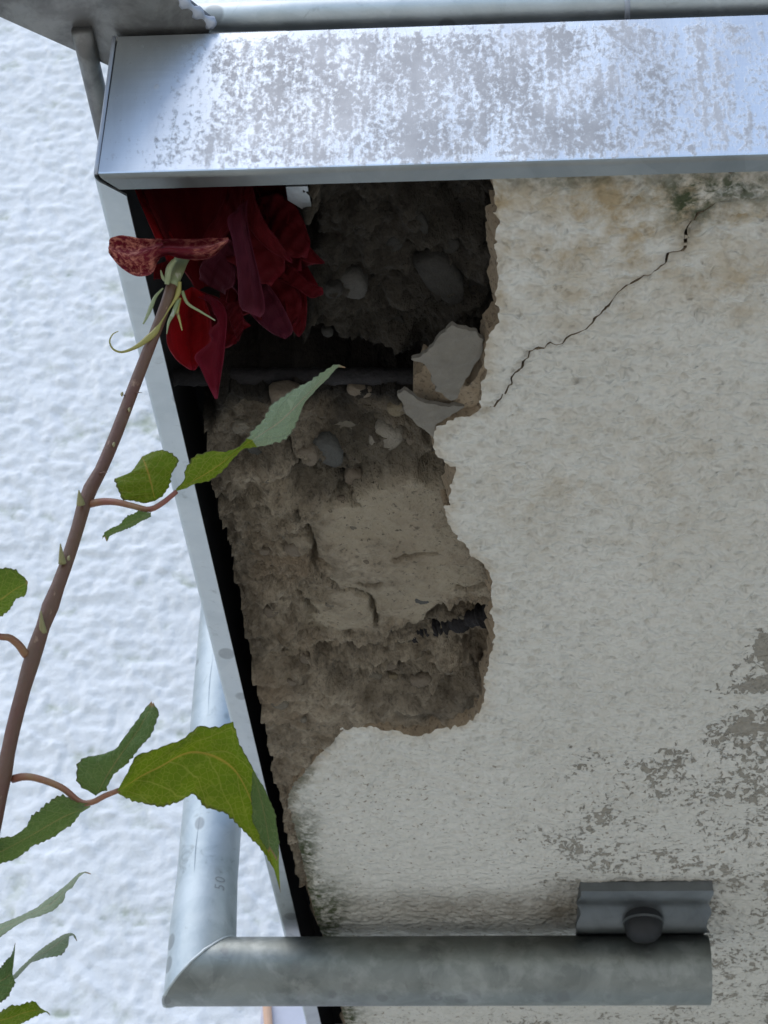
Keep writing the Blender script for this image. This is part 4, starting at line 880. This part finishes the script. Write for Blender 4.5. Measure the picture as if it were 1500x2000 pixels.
# hanging purple petal
pet([(468, 400, .858), (474, 450, .850), (486, 510, .846), (493, 570, .846), (495, 615, .850)], [(456, 415, .856), (440, 432, .852), (452, 480, .845), (460, 540, .842), (461, 585, .844), (468, 605, .848), (482, 609, .851)], [(484, 390, .860), (487, 440, .856), (500, 500, .852), (515, 560, .850), (522, 605, .850), (508, 620, .852)], 'pp', cup=-.9, wav=.0008, seed=33, rows=40)
pet([(450, 590, .868), (462, 620, .864), (468, 645, .862), (465, 667, .862)], [(440, 600, .868), (447, 630, .864), (455, 650, .862), (464, 667, .862)], [(470, 590, .870), (478, 620, .866), (476, 645, .863), (466, 667, .862)], 'pw', cup=.5, seed=34)
# lower bright petal and the pointed hanging one
pet([(375, 560, .862), (368, 610, .866), (366, 665, .864), (376, 723, .856)], [(352, 575, .858), (328, 618, .853), (319, 655, .851), (325, 685, .851), (345, 709, .852), (372, 723, .855)], [(400, 575, .862), (420, 620, .862), (423, 665, .860), (405, 700, .858), (380, 723, .856)], 'pr', cup=1.0, seed=35, rows=40)
pet([(405, 575, .858), (425, 615, .852), (424, 660, .847), (415, 710, .845), (423, 779, .845)], [(385, 580, .860), (408, 592, .856), (415, 610, .852), (425, 628, .847), (410, 640, .845), (405, 652, .845), (412, 664, .844), (390, 682, .843), (374, 697, .843), (388, 720, .843), (402, 748, .844), (420, 779, .845)], [(425, 585, .862), (442, 600, .858), (447, 625, .855), (444, 665, .852), (441, 705, .850), (433, 745, .848), (425, 778, .845)], 'pm', cup=-.7, wav=.0006, seed=36, rows=50)
pet([(480, 500, .884), (525, 560, .882), (545, 610, .880), (550, 645, .878)], [(450, 520, .882), (470, 590, .876), (500, 635, .873), (535, 650, .875)], [(530, 500, .888), (590, 560, .884), (598, 610, .881), (580, 645, .879)], 'pw', cup=.9, wav=.002, seed=40)
pet([(500, 420, .892), (545, 430, .880), (585, 450, .876), (606, 480, .877)], [(500, 380, .894), (540, 370, .884), (575, 388, .880), (592, 420, .878), (606, 470, .877)], [(500, 470, .888), (540, 500, .876), (575, 515, .873), (600, 505, .875)], 'pd', cup=1.0, wav=.002, seed=41)
pet([(420, 470, .874), (470, 470, .868), (520, 500, .866), (545, 540, .868)], [(430, 440, .878), (480, 420, .874), (530, 440, .872), (560, 490, .870), (556, 530, .869)], [(420, 510, .872), (460, 530, .864), (500, 560, .862), (530, 560, .865)], 'pd', cup=.9, wav=.002, seed=42)
pet([(380, 590, .872), (420, 630, .874), (445, 650, .874), (470, 650, .874)], [(380, 560, .874), (430, 575, .876), (470, 600, .876), (490, 635, .875)], [(370, 620, .870), (400, 670, .870), (430, 690, .870), (462, 672, .872)], 'pd', cup=.8, wav=.002, seed=43)
# dusty rolled petal across the front
pet([(300, 487, .838), (330, 484, .836), (370, 486, .836), (405, 484, .837), (446, 468, .840)], [(270, 470, .842), (320, 466, .848), (370, 465, .848), (410, 464, .847), (446, 464, .843)], [(285, 520, .844), (325, 504, .846), (350, 510, .848), (385, 514, .848), (415, 508, .847), (446, 472, .843)], 'pf', cup=-1.6, wav=.0010, seed=37, rows=40, cols=8)
pet([(318, 478, .839), (285, 492, .833), (255, 500, .833), (211, 484, .841)], [(315, 466, .846), (275, 462, .842), (240, 454, .842), (216, 462, .842), (212, 480, .842)], [(312, 506, .845), (298, 545, .842), (270, 549, .842), (238, 530, .842), (214, 500, .842), (212, 486, .842)], 'pf', cup=-1.3, wav=.0010, seed=38, rows=36, cols=8)
pet([(330, 520, .856), (315, 530, .852), (300, 530, .850)], [(330, 505, .856), (312, 512, .852), (296, 515, .850)], [(335, 540, .856), (318, 548, .854), (300, 548, .850)], 'pd', seed=39, rows=12)
